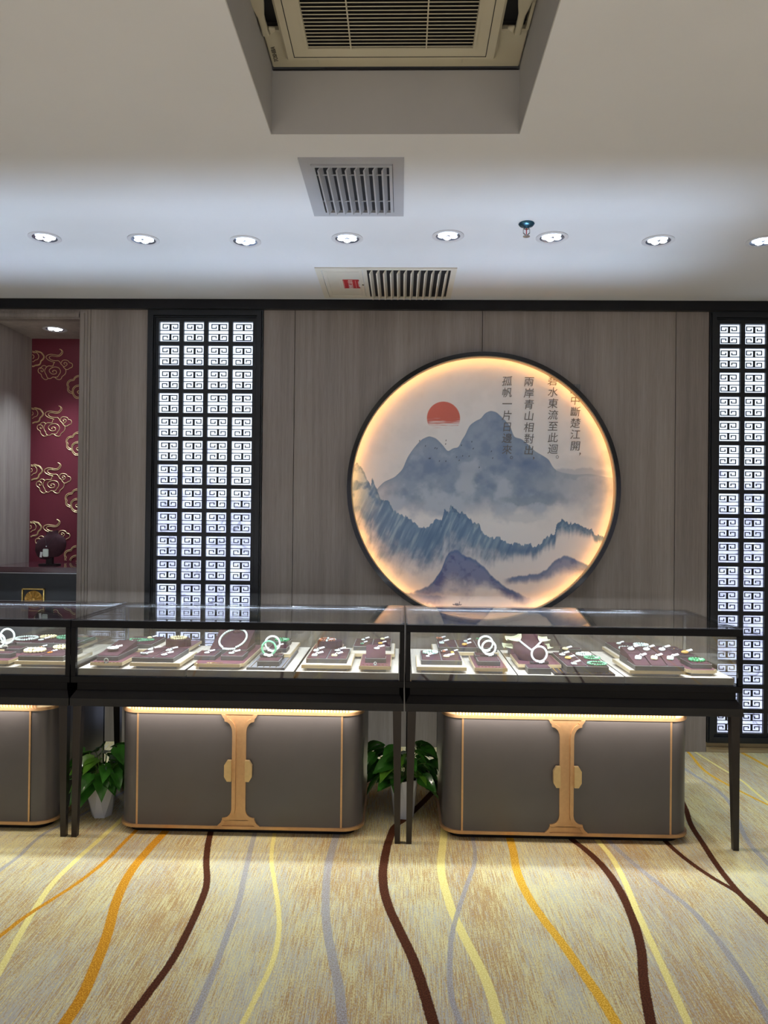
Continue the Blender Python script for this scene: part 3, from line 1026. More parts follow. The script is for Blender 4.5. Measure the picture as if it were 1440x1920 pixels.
    lay(lin((50, 60, 90)), ((np.abs(X - 592) < 1.6) & (np.abs(Y - 1305) < 8)).astype(float) * 0.8)
    return np.clip(col * np.array([0.92, 0.99, 1.09]), 0, 1) ** 0.76


def mural_disc():
    n = 620
    R = MR - 0.012
    g1 = np.linspace(-R, R, n)
    gx, gz = np.meshgrid(g1, g1)
    # square grid pressed onto the disc near its border so that the edge stays round
    rr = np.hypot(gx, gz)
    sc = np.where(rr > R, R / np.maximum(rr, 1e-6), 1.0)
    px, pz = gx * sc, gz * sc
    keep = rr < R + 2.9 * (2 * R / n)
    idx = -np.ones(n * n, dtype=np.int64)
    kf = keep.ravel()
    idx[kf] = np.arange(kf.sum())
    co = np.stack([px.ravel()[kf] + MC.x, np.full(kf.sum(), WALL - 0.006), pz.ravel()[kf] + MC.z], 1)
    I = idx.reshape(n, n)
    q = np.stack([I[:-1, :-1], I[:-1, 1:], I[1:, 1:], I[1:, :-1]], -1).reshape(-1, 4)
    q = q[(q >= 0).all(1)]
    me = bpy.data.meshes.new('painted_panel')
    me.vertices.add(len(co))
    me.vertices.foreach_set('co', co.astype(np.float32).ravel())
    me.loops.add(len(q) * 4)
    me.loops.foreach_set('vertex_index', q.astype(np.int32).ravel())
    me.polygons.add(len(q))
    me.polygons.foreach_set('loop_start', np.arange(0, len(q) * 4, 4, dtype=np.int32))
    me.update(calc_edges=True)
    me.validate()
    X = 707 + (co[:, 0] - MC.x) * 816 - 3 + (co[:, 2] - MC.z) * 8
    Y = 733 - (co[:, 2] - MC.z) * 816
    cc = paint(X, Y)
    ca = me.color_attributes.new('paint', 'FLOAT_COLOR', 'POINT')
    ca.data.foreach_set('color', np.concatenate([cc, np.ones((len(cc), 1))], 1).astype(np.float32).ravel())
    m = bpy.data.materials.new('ink_painting')
    m.use_nodes = True
    nt = m.node_tree
    at_ = nt.nodes.new('ShaderNodeVertexColor')
    at_.layer_name = 'paint'
    nt.links.new(at_.outputs[0], nt.nodes['Principled BSDF'].inputs['Base Color'])
    nt.nodes['Principled BSDF'].inputs['Roughness'].default_value = 0.6
    me.materials.append(m)
    o = bpy.data.objects.new('painted_panel', me)
    COL.objects.link(o)
    o.parent = mural
    o.location = -mural.location
    return o


mural_disc()


def ring(r0, r1, y0, y1, seg=144):
    b = MB()
    return b.lathe([(r0, y0), (r1, y0), (r1, y1), (r0, y1), (r0, y0)], (MC.x, 0, MC.z), seg, axis='y', caps=False)


ring(MR - 0.026, MR, WALL - 0.072, WALL - 0.0005).build('rim', M['black_gloss'], mural, smooth=True)
ring(MR - 0.0315, MR - 0.0290, WALL - 0.071, WALL - 0.052).build('inner_lip', M['rim_tan'], mural, smooth=True)
b = MB()
ring(MR - 0.0263, MR - 0.0261, WALL - 0.070, WALL - 0.006).build('rim_liner', M['rim_tan'], mural, smooth=True)
ring(MR - 0.030, MR - 0.0262, WALL - 0.071, WALL - 0.068).build('lip_web', M['rim_tan'], mural, smooth=True)
K = 96
b.tube([(MC.x + (MR - 0.0283) * cos(2 * pi * k / K), WALL - 0.048, MC.z + (MR - 0.0283) * sin(2 * pi * k / K)) for k in range(K)], 0.0016, 6, closed=True)
b.build('light_strip', M['led_warm'], mural)
# poem, four columns read from the right
POEM = [(1078, 752 - 21.6, '門中斷楚江開', 1), (1036, 715, '碧水東流至此迴', 2), (991, 717, '兩岸青山相對出', 1), (950, 716, '孤帆一片日邊來', 2)]
for px, py, s, e in POEM:
    for i, ch in enumerate(s):
        p = at(px, py + i * 21.4, y=WALL - 0.0075)
        text_mesh('letter', ch, 0.064, p, M['letter'], mural, extrude=0.001, shear=0.12)
    p = at(px + 9, py + len(s) * 21.4 - 8, y=WALL - 0.0075)
    if e == 2:
        ringb = MB()
        ringb.tube([(p.x + 0.008 * cos(a * pi / 6), p.y, p.z + 0.008 * sin(a * pi / 6)) for a in range(12)], 0.0013, 4, closed=True)
        ringb.build('full_stop', M['letter'], mural)
    else:
        ringb = MB()
        ringb.tube([(p.x, p.y, p.z + 0.006), (p.x + 0.004, p.y, p.z), (p.x - 0.003, p.y, p.z - 0.011)], [0.004, 0.0035, 0.0008], 6)
        ringb.build('comma', M['letter'], mural)

# ------------------------------------------------------------------ recessed downlights


def downlight(x, y, z, label, power, tilt=0.0):
    t = thing('downlight', (x, y, z), label, 'downlight', 'round recessed downlights')
    b = MB()
    b.lathe([(0.0745, 0), (0.0755, -0.003), (0.071, -0.0055), (0.058, -0.004), (0.057, 0.0)], (x, y, z), 40, caps=False)
    b.build('trim_ring', M['trim_white'], t, smooth=True)
    b = MB()
    b.lathe([(0.057, -0.0035), (0.050, -0.0005), (0.0, -0.0005)], (x, y, z), 32, caps=False)
    b.build('reflector', M['reflector'], t, smooth=True)
    for k in range(5):
        a = 2 * pi * k / 5 + 0.4
        b = MB()
        b.lathe([(0.0, -0.006), (0.012, -0.005), (0.0175, -0.001)], (x + 0.030 * cos(a), y + 0.030 * sin(a), z), 16)
        b.build('lens', M['lens'], t, smooth=True)
    l = lamp('downlight_beam', 'SPOT', (x, y, z - 0.012), power, COOL, spot_size=math.radians(SPOT_DEG), spot_blend=SPOT_BLEND, shadow_soft_size=0.045)
    return t


SPOT_DEG, SPOT_BLEND = 74, 1.0
wh = ['at the far left of the ceiling row', 'second from the left, above the left lattice screen', 'third from the left in the ceiling row',
      'just below the square vent, nearest to it', 'between the square vent and the sprinkler', 'right next to the sprinkler', 'seventh from the left, left of the cut-off one',
      'cut off by the right edge of the photo']
for (px, py), wtxt in zip(DOWN_PX, wh):
    p = at(px, py, z=CEIL)
    downlight(p.x, p.y, CEIL, 'round white recessed LED downlight, ' + wtxt, SPOT_W)
# the row carries on past both edges of the photograph, lighting the same wall
for xx, sd in ((-2.2, 'left'), (2.17, 'right')):
    downlight(xx, ROW_Y, CEIL, 'round white recessed LED downlight of the row, just past the %s edge of the photo' % sd, SPOT_W)
p = at(103, 617, z=NZ1)
downlight(p.x, p.y, NZ1, 'round LED downlight in the ceiling of the red niche', 80.0)

# ------------------------------------------------------------------ ceiling vents
v1 = [at(*p, z=CEIL) for p in ((558, 296), (758, 293), (756, 403), (590, 403))]
vx0, vx1, vy0, vy1 = -0.398, -0.005, 2.742, 3.269
t = thing('ceiling_vent', (vx0, vy0, CEIL), 'square grey-white ceiling grille with eight tilted blades, in front of the downlights', 'air vent', 'air vents')
b = MB()


def vframe(b, x0, x1, y0, y1, wd, zt, zb):
    for (a0, a1, c0, c1) in ((x0, x1, y0, y0 + wd), (x0, x1, y1 - wd, y1), (x0, x0 + wd, y0 + wd, y1 - wd), (x1 - wd, x1, y0 + wd, y1 - wd)):
        b.box(a0, a1, c0, c1, zb, zt)


vframe(b, vx0, vx1, vy0, vy1, 0.042, CEIL, CEIL - 0.006)
vframe(b, vx0 + 0.044, vx1 - 0.044, vy0 + 0.044, vy1 - 0.044, 0.012, CEIL, CEIL - 0.013)
b.build('frame', M['vent_white'], t)
MB().box(vx0 + 0.01, vx1 - 0.01, vy0 + 0.01, vy1 - 0.01, CEIL - 0.0015, CEIL - 0.0005).build('duct_opening', M['ac_dark'], t)


def blades(t, x0, x1, y0, y1, n, m, lean, dep=0.030, wd=0.003):
    for k in range(n):
        xx = x0 + (x1 - x0) * (k + 0.5) / n
        b = MB()
        dx = dep * math.tan(lean) / 2
        b.hexa([(xx + dx - wd, y0, CEIL - 0.002 - dep), (xx + dx + wd, y0, CEIL - 0.002 - dep), (xx + dx + wd, y1, CEIL - 0.002 - dep), (xx + dx - wd, y1, CEIL - 0.002 - dep)],
               [(xx - dx - wd, y0, CEIL - 0.002), (xx - dx + wd, y0, CEIL - 0.002), (xx - dx + wd, y1, CEIL - 0.002), (xx - dx - wd, y1, CEIL - 0.002)])
        b.build('blade', m, t)


blades(t, vx0 + 0.058, vx1 - 0.058, vy0 + 0.058, vy1 - 0.058, 8, M['vent_white'], -0.55, dep=0.022)
b = MB()
for yy in (vy0 + 0.12, vy1 - 0.17):
    b.box(vx0 + 0.05, vx1 - 0.05, yy, yy + 0.004, CEIL - 0.012, CEIL - 0.008)
b.build('cross_rod', M['vent_white'], t)

ax0, ax1, ay0, ay1 = -0.478, 0.281, 3.955, 4.50
gx0 = at(686, 505, z=CEIL).x
t = thing('ceiling_vent', (ax0, ay0, CEIL), 'long cream ceiling grille with access panel and red sticker, behind the downlights', 'air vent', 'air vents')
b = MB()
vframe(b, ax0, ax1, ay0, ay1, 0.030, CEIL, CEIL - 0.006)
b.box(gx0 - 0.018, gx0 + 0.004, ay0 + 0.03, ay1 - 0.03, CEIL - 0.006, CEIL)
b.build('frame', M['vent_cream'], t)
MB().box(gx0, ax1 - 0.02, ay0 + 0.02, ay1 - 0.02, CEIL - 0.0015, CEIL - 0.0005).build('duct_opening', M['ac_dark'], t)
b = MB()
b.box(ax0 + 0.034, gx0 - 0.022, ay0 + 0.034, ay1 - 0.034, CEIL - 0.0055, CEIL, bev=0.001)
vframe(b, ax0 + 0.05, gx0 - 0.04, ay0 + 0.05, ay1 - 0.05, 0.004, CEIL - 0.005, CEIL - 0.0075)
ap = b.build('access_panel', M['vent_cream'], t)
blades(t, gx0 + 0.008, ax1 - 0.034, ay0 + 0.034, ay1 - 0.034, 12, M['vent_cream'], -0.5, dep=0.022, wd=0.0035)
s0, s1 = at(642, 525, z=CEIL - 0.008), at(677, 541, z=CEIL - 0.008)
st = MB().box(s0.x, s1.x - 0.005, s0.y, s1.y, CEIL - 0.0072, CEIL - 0.0056).build('sticker', M['red_label'], t)
st['label'] = 'red sticker with white lettering'
mid = (s0 + s1) / 2
zt = CEIL - 0.0078
text_mesh('sticker_text', '检修口请勿', 0.030, (mid.x - 0.005, mid.y, zt), M['white_ink'], t, rot=(pi, 0, -pi / 2), extrude=0.0003)
text_mesh('sticker_text', '通风空调检修', 0.017, (mid.x + 0.045, mid.y, zt), M['white_ink'], t, rot=(pi, 0, -pi / 2), extrude=0.0003)
b = MB()
for dx in (-0.068, -0.045, 0.022, 0.066):
    b.box(mid.x + dx, mid.x + dx + 0.0015, s0.y + 0.012, s1.y - 0.012, zt - 0.0004, zt + 0.0005)
b.build('sticker_line', M['white_ink'], t)
p = at(681, 534, z=CEIL - 0.006)
MB().lathe([(0.006, 0), (0.005, -0.004), (0, -0.004)], (p.x, p.y, CEIL - 0.0055), 12).build('panel_lock', M['dark_ink'], t)

# ------------------------------------------------------------------ sprinkler
p = at(988, 417, z=CEIL)
sx, sy = p.x, p.y + 0.01
t = thing('fire_sprinkler', (sx, sy, CEIL), 'small pendent fire sprinkler with dark blue collar and red bulb', 'sprinkler')
MB().lathe([(0.034, 0), (0.036, -0.004), (0.030, -0.012), (0.014, -0.018), (0.012, -0.024), (0, -0.024)], (sx, sy, CEIL), 28).build('collar', M['blue_steel'], t, smooth=True)
b = MB()
for s in (-1, 1):
    b.tube([(sx + s * 0.008, sy, CEIL - 0.022), (sx + s * 0.014, sy, CEIL - 0.028), (sx + s * 0.014, sy, CEIL - 0.044), (sx + s * 0.003, sy, CEIL - 0.054)], 0.0025, 6)
b.lathe([(0.011, -0.020), (0.012, -0.026), (0.0, -0.027)], (sx, sy, CEIL), 12)
b.build('yoke', M['chrome'], t, smooth=True)
MB().tube([(sx, sy, CEIL - 0.026), (sx, sy, CEIL - 0.052)], 0.0022, 8).build('bulb', M['red_bulb'], t)
b = MB()
b.lathe([(0.003, -0.052), (0.004, -0.058), (0.016, -0.059), (0.0155, -0.0605), (0.0, -0.0605)], (sx, sy, CEIL), 20)
b.build('deflector', M['chrome'], t, smooth=True)

# ------------------------------------------------------------------ ceiling cassette air conditioner
Z0 = RZ
t = thing('air_conditioner', (-0.04, 2.1, Z0), 'aged cream ceiling cassette air conditioner set up inside the square recess', 'air conditioner')
cxm = -0.050
b = MB()
# base plate with outlet gaps left open at the sides
b.box(-0.462, 0.387, 2.372, 2.566, Z0, Z0 + 0.02, bev=0.004)
b.box(-0.462, -0.452, 1.74, 2.372, Z0, Z0 + 0.02)
b.box(0.377, 0.387, 1.74, 2.372, Z0, Z0 + 0.02)
b.build('base_plate', M['ac'], t)
MB().box(-0.46, 0.385, 1.74, 2.372, Z0 + 0.030, Z0 + 0.034).build('outlet_slot', M['ac_dark'], t)
b = MB()
b.box(-0.402, 0.297, 1.80, 2.485, Z0 - 0.028, Z0 + 0.02, bev=0.008)
b.build('front_panel', M['ac'], t)
b = MB()
for (a0, a1, c0, c1) in ((-0.372, 0.262, 2.462, 2.4645), (-0.3735, -0.371, 1.8, 2.4645), (0.2605, 0.263, 1.8, 2.4645)):
    b.box(a0, a1, c0, c1, Z0 - 0.0290, Z0 - 0.0275)
b.build('panel_joint', M['ac_dark'], t)
gx0_, gx1_, gy_ = -0.318, 0.213, 2.412
MB().box(gx0_, gx1_, 1.86, gy_, Z0 - 0.0287, Z0 - 0.0279).build('intake_opening', M['ac_dark'], t)
b = MB()
for k in range(30):
    yy = gy_ - 0.006 - k * 0.0172
    b.hexa([(gx0_, yy - 0.013, Z0 - 0.036), (gx1_, yy - 0.013, Z0 - 0.036), (gx1_, yy - 0.009, Z0 - 0.0365), (gx0_, yy - 0.009, Z0 - 0.0365)],
           [(gx0_, yy - 0.002, Z0 - 0.029), (gx1_, yy - 0.002, Z0 - 0.029), (gx1_, yy + 0.001, Z0 - 0.029), (gx0_, yy + 0.001, Z0 - 0.029)])
for xx in (-0.182, 0.062):
    b.box(xx, xx + 0.004, 1.87, gy_, Z0 - 0.038, Z0 - 0.029)
vframe(b, gx0_ - 0.01, gx1_ + 0.01, 1.85, gy_ + 0.008, 0.008, Z0 - 0.028, Z0 - 0.033)
b.build('intake_grille', M['ac'], t)
b = MB()
b.box(-0.30, 0.19, 2.508, 2.535, Z0 - 0.007, Z0 - 0.001, bev=0.002)
b.build('air_flap', M['ac'], t)
for s in (-1, 1):
    xo = cxm + s * 0.40 + (0.0 if s < 0 else 0.002)
    b = MB()
    P = [(0.028, 1.80), (0.030, 2.05), (0.028, 2.17), (0.020, 2.23), (0.011, 2.28), (0.010, 2.34), (0.012, 2.372)]
    L_, R_ = [], []
    outl = []
    for w_, yy in P:
        L_.append((xo - w_ + s * 0.0, yy))
        R_.append((xo + w_, yy))
    foot = [(xo - s * 0.012, 2.372), (xo - s * 0.034, 2.352), (xo - s * 0.034, 2.340), (xo - s * 0.012, 2.336)]
    b.prism(L_ + list(reversed(R_)), Z0 - 0.020, Z0 - 0.002, axis='z')
    b.prism(foot, Z0 - 0.016, Z0 - 0.003, axis='z')
    o = b.build('side_louvre', M['ac'], t)
    md = o.modifiers.new('b', 'BEVEL')
    md.width = 0.006
    md.segments = 3
p = at(515, 102, z=Z0 - 0.001)
text_mesh('brand_lettering', 'TOSHIBA', 0.020, (p.x, p.y, Z0 - 0.0012), M['dark_ink'], t, rot=(pi, 0, -pi / 2), extrude=0.0003, bold=0.0004)
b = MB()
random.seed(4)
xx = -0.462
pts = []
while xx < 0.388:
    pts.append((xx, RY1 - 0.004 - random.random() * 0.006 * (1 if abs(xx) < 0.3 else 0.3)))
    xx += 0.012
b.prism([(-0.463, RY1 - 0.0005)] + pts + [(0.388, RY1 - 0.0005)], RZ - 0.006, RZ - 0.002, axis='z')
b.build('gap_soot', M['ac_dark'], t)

# ------------------------------------------------------------------ red niche: counter, bust, plaque
CZ = 1.070
t = thing('niche_counter', (-2.285, 4.58, 0), 'low counter unit with glossy plum top and dark blue front filling the niche', 'counter')
MB().box(NX0 + 0.001, NX1 + 0.099, WALL + 0.12, NY1 - 0.001, CZ - 0.033, CZ, bev=0.001).box(NX0 + 0.001, NX1 - 0.001, WALL - 0.003, WALL + 0.12, CZ - 0.033, CZ, bev=0.001).build('top', M['counter'], t)
MB().box(NX0 + 0.001, NX1 - 0.001, WALL + 0.004, WALL + 0.06, 0.0, CZ - 0.034).build('front_panel', M['navy'], t)
MB().box(NX0 + 0.002, NX1 - 0.002, WALL + 0.001, WALL + 0.005, CZ - 0.040, CZ - 0.036).build('edge_strip', M['silver_edge'], t)
pc = at(63.3, 1124.5, y=WALL + 0.003)
q = 0.071
pl = thing('door_plaque', (pc.x, WALL + 0.003, pc.z), 'square gilt plaque with a carved round flower on the niche counter front', 'plaque')
b = MB()
for (a0, a1, c0, c1) in ((-q, q, q - 0.008, q), (-q, q, -q, -q + 0.008), (-q, -q + 0.008, -q, q), (q - 0.008, q, -q, q)):
    b.box(pc.x + a0, pc.x + a1, WALL - 0.010, WALL + 0.0035, pc.z + c0, pc.z + c1, bev=0.001)
b.build('square_frame', M['yellow_gold'], pl)
b = MB()
b.lathe([(0.0, -0.012), (0.010, -0.011), (0.014, -0.005), (0.044, -0.006), (0.053, -0.010), (0.057, -0.005), (0.057, 0.0)], (pc.x, WALL + 0.003, pc.z), 40, axis='y')
for k in range(12):
    a = 2 * pi * k / 12
    b.ball((pc.x + 0.028 * cos(a), WALL - 0.004, pc.z + 0.028 * sin(a)), 0.016, 1.0, 0.4, 0.33, rot=Matrix.Rotation(-a, 4, 'Y'))
    b.ball((pc.x + 0.047 * cos(a), WALL - 0.006, pc.z + 0.047 * sin(a)), 0.007, 1, 0.6, 1)
b.build('carved_flower', M['brass'], pl, smooth=True)

bp_ = at(94, 1060, z=CZ)
BX, BY = bp_.x, bp_.y


def grid_surface(b, rows, close_front=True):
    """skin of a list of closed rings of points"""
    V = [[b.bm.verts.new(p) for p in r] for r in rows]
    n = len(rows[0])
    for A, B_ in zip(V[:-1], V[1:]):
        for k in range(n):
            b.bm.faces.new((A[k], A[(k + 1) % n], B_[(k + 1) % n], B_[k]))
    b.bm.faces.new(list(reversed(V[0])))
    b.bm.faces.new(V[-1])


t = thing('necklace_bust', (BX, BY, CZ), 'plum fabric necklace bust on a black foot inside the red niche', 'display bust')
b = MB()
prof = [(0.045, 0.022, 0.010), (0.050, 0.058, 0.020), (0.068, 0.082, 0.028), (0.100, 0.098, 0.034), (0.135, 0.100, 0.036), (0.165, 0.090, 0.034), (0.180, 0.070, 0.033), (0.190, 0.046, 0.030), (0.200, 0.037, 0.028), (0.218, 0.036, 0.028)]
rows = []
for h, rx, ry in prof:
    yb_ = 0.035 * (h - 0.045) / 0.17
    rows.append([(BX + rx * cos(2 * pi * k / 28), BY + yb_ - 0.01 + ry * sin(2 * pi * k / 28) * (1.0 if sin(2 * pi * k / 28) < 0 else 0.5), CZ + h + 0.008 * cos(2 * pi * k / 28)) for k in range(28)])
grid_surface(b, rows)
b.build('torso', M['plum'], t, smooth=True)
MB().box(BX - 0.062, BX + 0.052, BY - 0.03, BY + 0.04, CZ, CZ + 0.010, bev=0.002).box(BX - 0.022, BX + 0.018, BY - 0.012, BY + 0.012, CZ + 0.01, CZ + 0.062).build('foot', M['plum_dark'], t)
t = thing('jade_pendant', (BX - 0.035, BY - 0.045, CZ + 0.06), 'white jade slab pendant on a black cord around the niche bust', 'pendant', 'pendant jewellery')
fy = BY - 0.050
p1, p2, p3 = at(83, 1003, y=BY - 0.018), at(87, 1024, y=fy), at(110, 999, y=BY - 0.018)
b = MB()
b.tube([p1, (p1 + p2) / 2 + Vector((0.004, -0.006, 0)), p2], 0.0013, 6)
b.tube([p3, (p3 + p2) / 2 + Vector((0.0, -0.012, 0)), p2], 0.0013, 6)
b.build('cord', M['plum_dark'], t)
p = at(85.5, 1036.5, y=fy)
MB().rbox(p, (0.036, 0.008, 0.050), bev=0.0035).build('stone', M['white_jade'], t, smooth=True)
MB().ball(p2 + Vector((0, 0, -0.002)), 0.0045).build('bail', M['silver'], t, smooth=True)
p = at(77, 1040, y=fy)
MB().rbox(p, (0.014, 0.002, 0.034), Matrix.Rotation(0.12, 4, 'Y')).build('price_tag', M['paper'], t)

# ------------------------------------------------------------------ display cases
CY0, CY1 = 3.21, 3.86
ZT = 0.942
CASES = [(-2.868, -1.4325, 'leftmost glass showcase on dark legs, cut off by the left edge'),
         (-1.4275, 0.0175, 'middle glass showcase on dark legs, in front of the left lattice screen'),
         (0.0235, 1.456, 'right glass showcase on dark legs, in front of the round mural')]


def glass_pane(name, x0, x1, y0, y1, z0, z1, t, m='glass'):
    return MB().box(x0, x1, y0, y1, z0, z1).build(name, M[m], t)


def make_case(x0, x1, label):
    t = thing('display_case', (0.5 * (x0 + x1), CY0, 0), label, 'display case', 'glass jewellery showcases')
    y0, y1 = CY0, CY1
    # black framing: rails and posts
    MB().box(x0, x1, y0, y0 + 0.022, 0.908, ZT - 0.003, bev=0.001).build('front_rail', M['frame'], t)
    prof = [(y1, ZT - 0.003), (y1, ZT - 0.024), (y1 - 0.016, ZT - 0.024)] + [(y1 - 0.006 - 0.010 * cos(a * pi / 16), ZT - 0.013 + 0.010 * sin(a * pi / 16)) for a in range(0, 9)]
    MB().prism(prof, x0, x1, axis='x').build('rear_rail', M['steel_blue'], t, smooth=True)
    for s in (0, 1):
        xa = x0 if s == 0 else x1 - 0.007
        MB().box(xa, xa + 0.007, y0 + 0.022, y1 - 0.014, ZT - 0.014, ZT - 0.003).build('side_rail', M['frame'], t)
        xa = x0 if s == 0 else x1 - 0.020
        MB().box(xa, xa + 0.020, y0, y0 + 0.020, 0.697, 0.908, bev=0.001).build('front_post', M['frame'], t)
        xa = x0 if s == 0 else x1 - 0.014
        MB().box(xa, xa + 0.014, y1 - 0.014, y1, 0.697, ZT - 0.024, bev=0.001).build('rear_post', M['steel_blue'], t)
    MB().box(x0, x1, y0, y1, 0.669, 0.697, bev=0.001).build('base_frame', M['frame'], t)
    MB().box(x0 + 0.02, x1 - 0.02, y0 + 0.022, y1 - 0.02, 0.635, 0.669).build('recessed_neck', M['frame'], t)
    i = 0.018
    MB().hexa([(x0, y0 - 0.006, 0.603), (x1, y0 - 0.006, 0.603), (x1, y1, 0.603), (x0, y1, 0.603)],
              [(x0 + i, y0 + 0.020, 0.635), (x1 - i, y0 + 0.020, 0.635), (x1 - i, y1 - i, 0.635), (x0 + i, y1 - i, 0.635)]).box(x0, x1, y0 - 0.006, y1, 0.570, 0.603).build('table_skirt', M['skirt'], t)
    # tapering legs, outer faces upright
    for sx in (0, 1):
        for sy in (0, 1):
            a = x0 + 0.010 if sx == 0 else x1 - 0.010
            d = 1 if sx == 0 else -1
            c_ = y0 + 0.004 if sy == 0 else y1 - 0.004
            e = 1 if sy == 0 else -1
            tw, bw = 0.037, 0.023
            top = [(a, c_), (a + d * tw, c_), (a + d * tw, c_ + e * tw), (a, c_ + e * tw)]
            bot = [(a, c_), (a + d * bw, c_), (a + d * bw, c_ + e * bw), (a, c_ + e * bw)]
            MB().hexa([(*p, 0.0) for p in bot], [(*p, 0.570) for p in top]).build('leg', M['leg'], t)
    glass_pane('front_pane', x0 + 0.020, x1 - 0.020, y0 + 0.012, y0 + 0.018, 0.697, 0.908, t)
    glass_pane('top_pane', x0 + 0.0005, x1 - 0.0005, y0, y1, ZT - 0.003, ZT + 0.004, t, 'glass_top')
    glass_pane('side_pane', x0 + 0.001, x0 + 0.006, y0 + 0.022, y1 - 0.014, 0.697, ZT - 0.014, t)
    glass_pane('side_pane', x1 - 0.006, x1 - 0.001, y0 + 0.022, y1 - 0.014, 0.697, ZT - 0.014, t)
    xm = 0.5 * (x0 + x1)
    w3 = (x1 - x0) / 3
    for k in range(3):
        xa = x0 + k * w3 + (0.014 if k == 0 else -0.008)
        xb = x0 + (k + 1) * w3 + (-0.014 if k == 2 else 0.008)
        yo = y1 - 0.012 + (0.006 if k % 2 else 0.0)
        glass_pane('rear_sliding_pane', xa, xb, yo, yo + 0.004, 0.699, ZT - 0.024, t)
    # light tape behind the front rail
    b = MB().box(x0 + 0.03, x1 - 0.03, y0 + 0.0225, y0 + 0.0245, 0.914, 0.934)
    b.build('light_tape', M['led_case'], t)
    return t


for a, b_, l in CASES:
    make_case(a, b_, l)
    lamp('case_light', 'AREA', ((a + b_) / 2, CY0 + 0.032, 0.912), CASE_W, (0.90, 0.95, 1.0), rot=(math.radians(28), 0, 0), shape='RECTANGLE', size=1.36, size_y=0.008)
    for yy in (CY0 + 0.030, CY1 - 0.022):
        lamp('ceiling_band_fill', 'AREA', ((a + b_) / 2, yy, 0.930), BAND_FILL_W, (0.62, 0.77, 1.0), rot=(pi, 0, 0), shape='RECTANGLE', size=1.38, size_y=0.010, spread=math.radians(33))  # added uplights, standing in for downlight mirrored onto the ceiling by the glass tops
    lamp('under_case_light', 'AREA', ((a + b_) / 2, CY0 + 0.020, 0.567), UNDER_W, (1.0, 0.86, 0.74), rot=(math.radians(8), 0, 0), shape='RECTANGLE', size=1.05, size_y=0.008)

# ------------------------------------------------------------------ storage cabinets below
KY0, KY1 = 3.268, 3.858


def rounded_front(x0, x1, y0, y1, r, n=8):
    p = []
    for (cx, cy, a0) in ((x0 + r, y0 + r, pi), (x1 - r, y0 + r, 1.5 * pi)):
        for k in range(n + 1):
            a = a0 + (pi / 2) * k / n
            p.append((cx + r * cos(a), cy + r * sin(a)))
    rb = 0.012
    p += [(x1, y1 - rb), (x1 - rb, y1), (x0 + rb, y1), (x0, y1 - rb)]
    return p


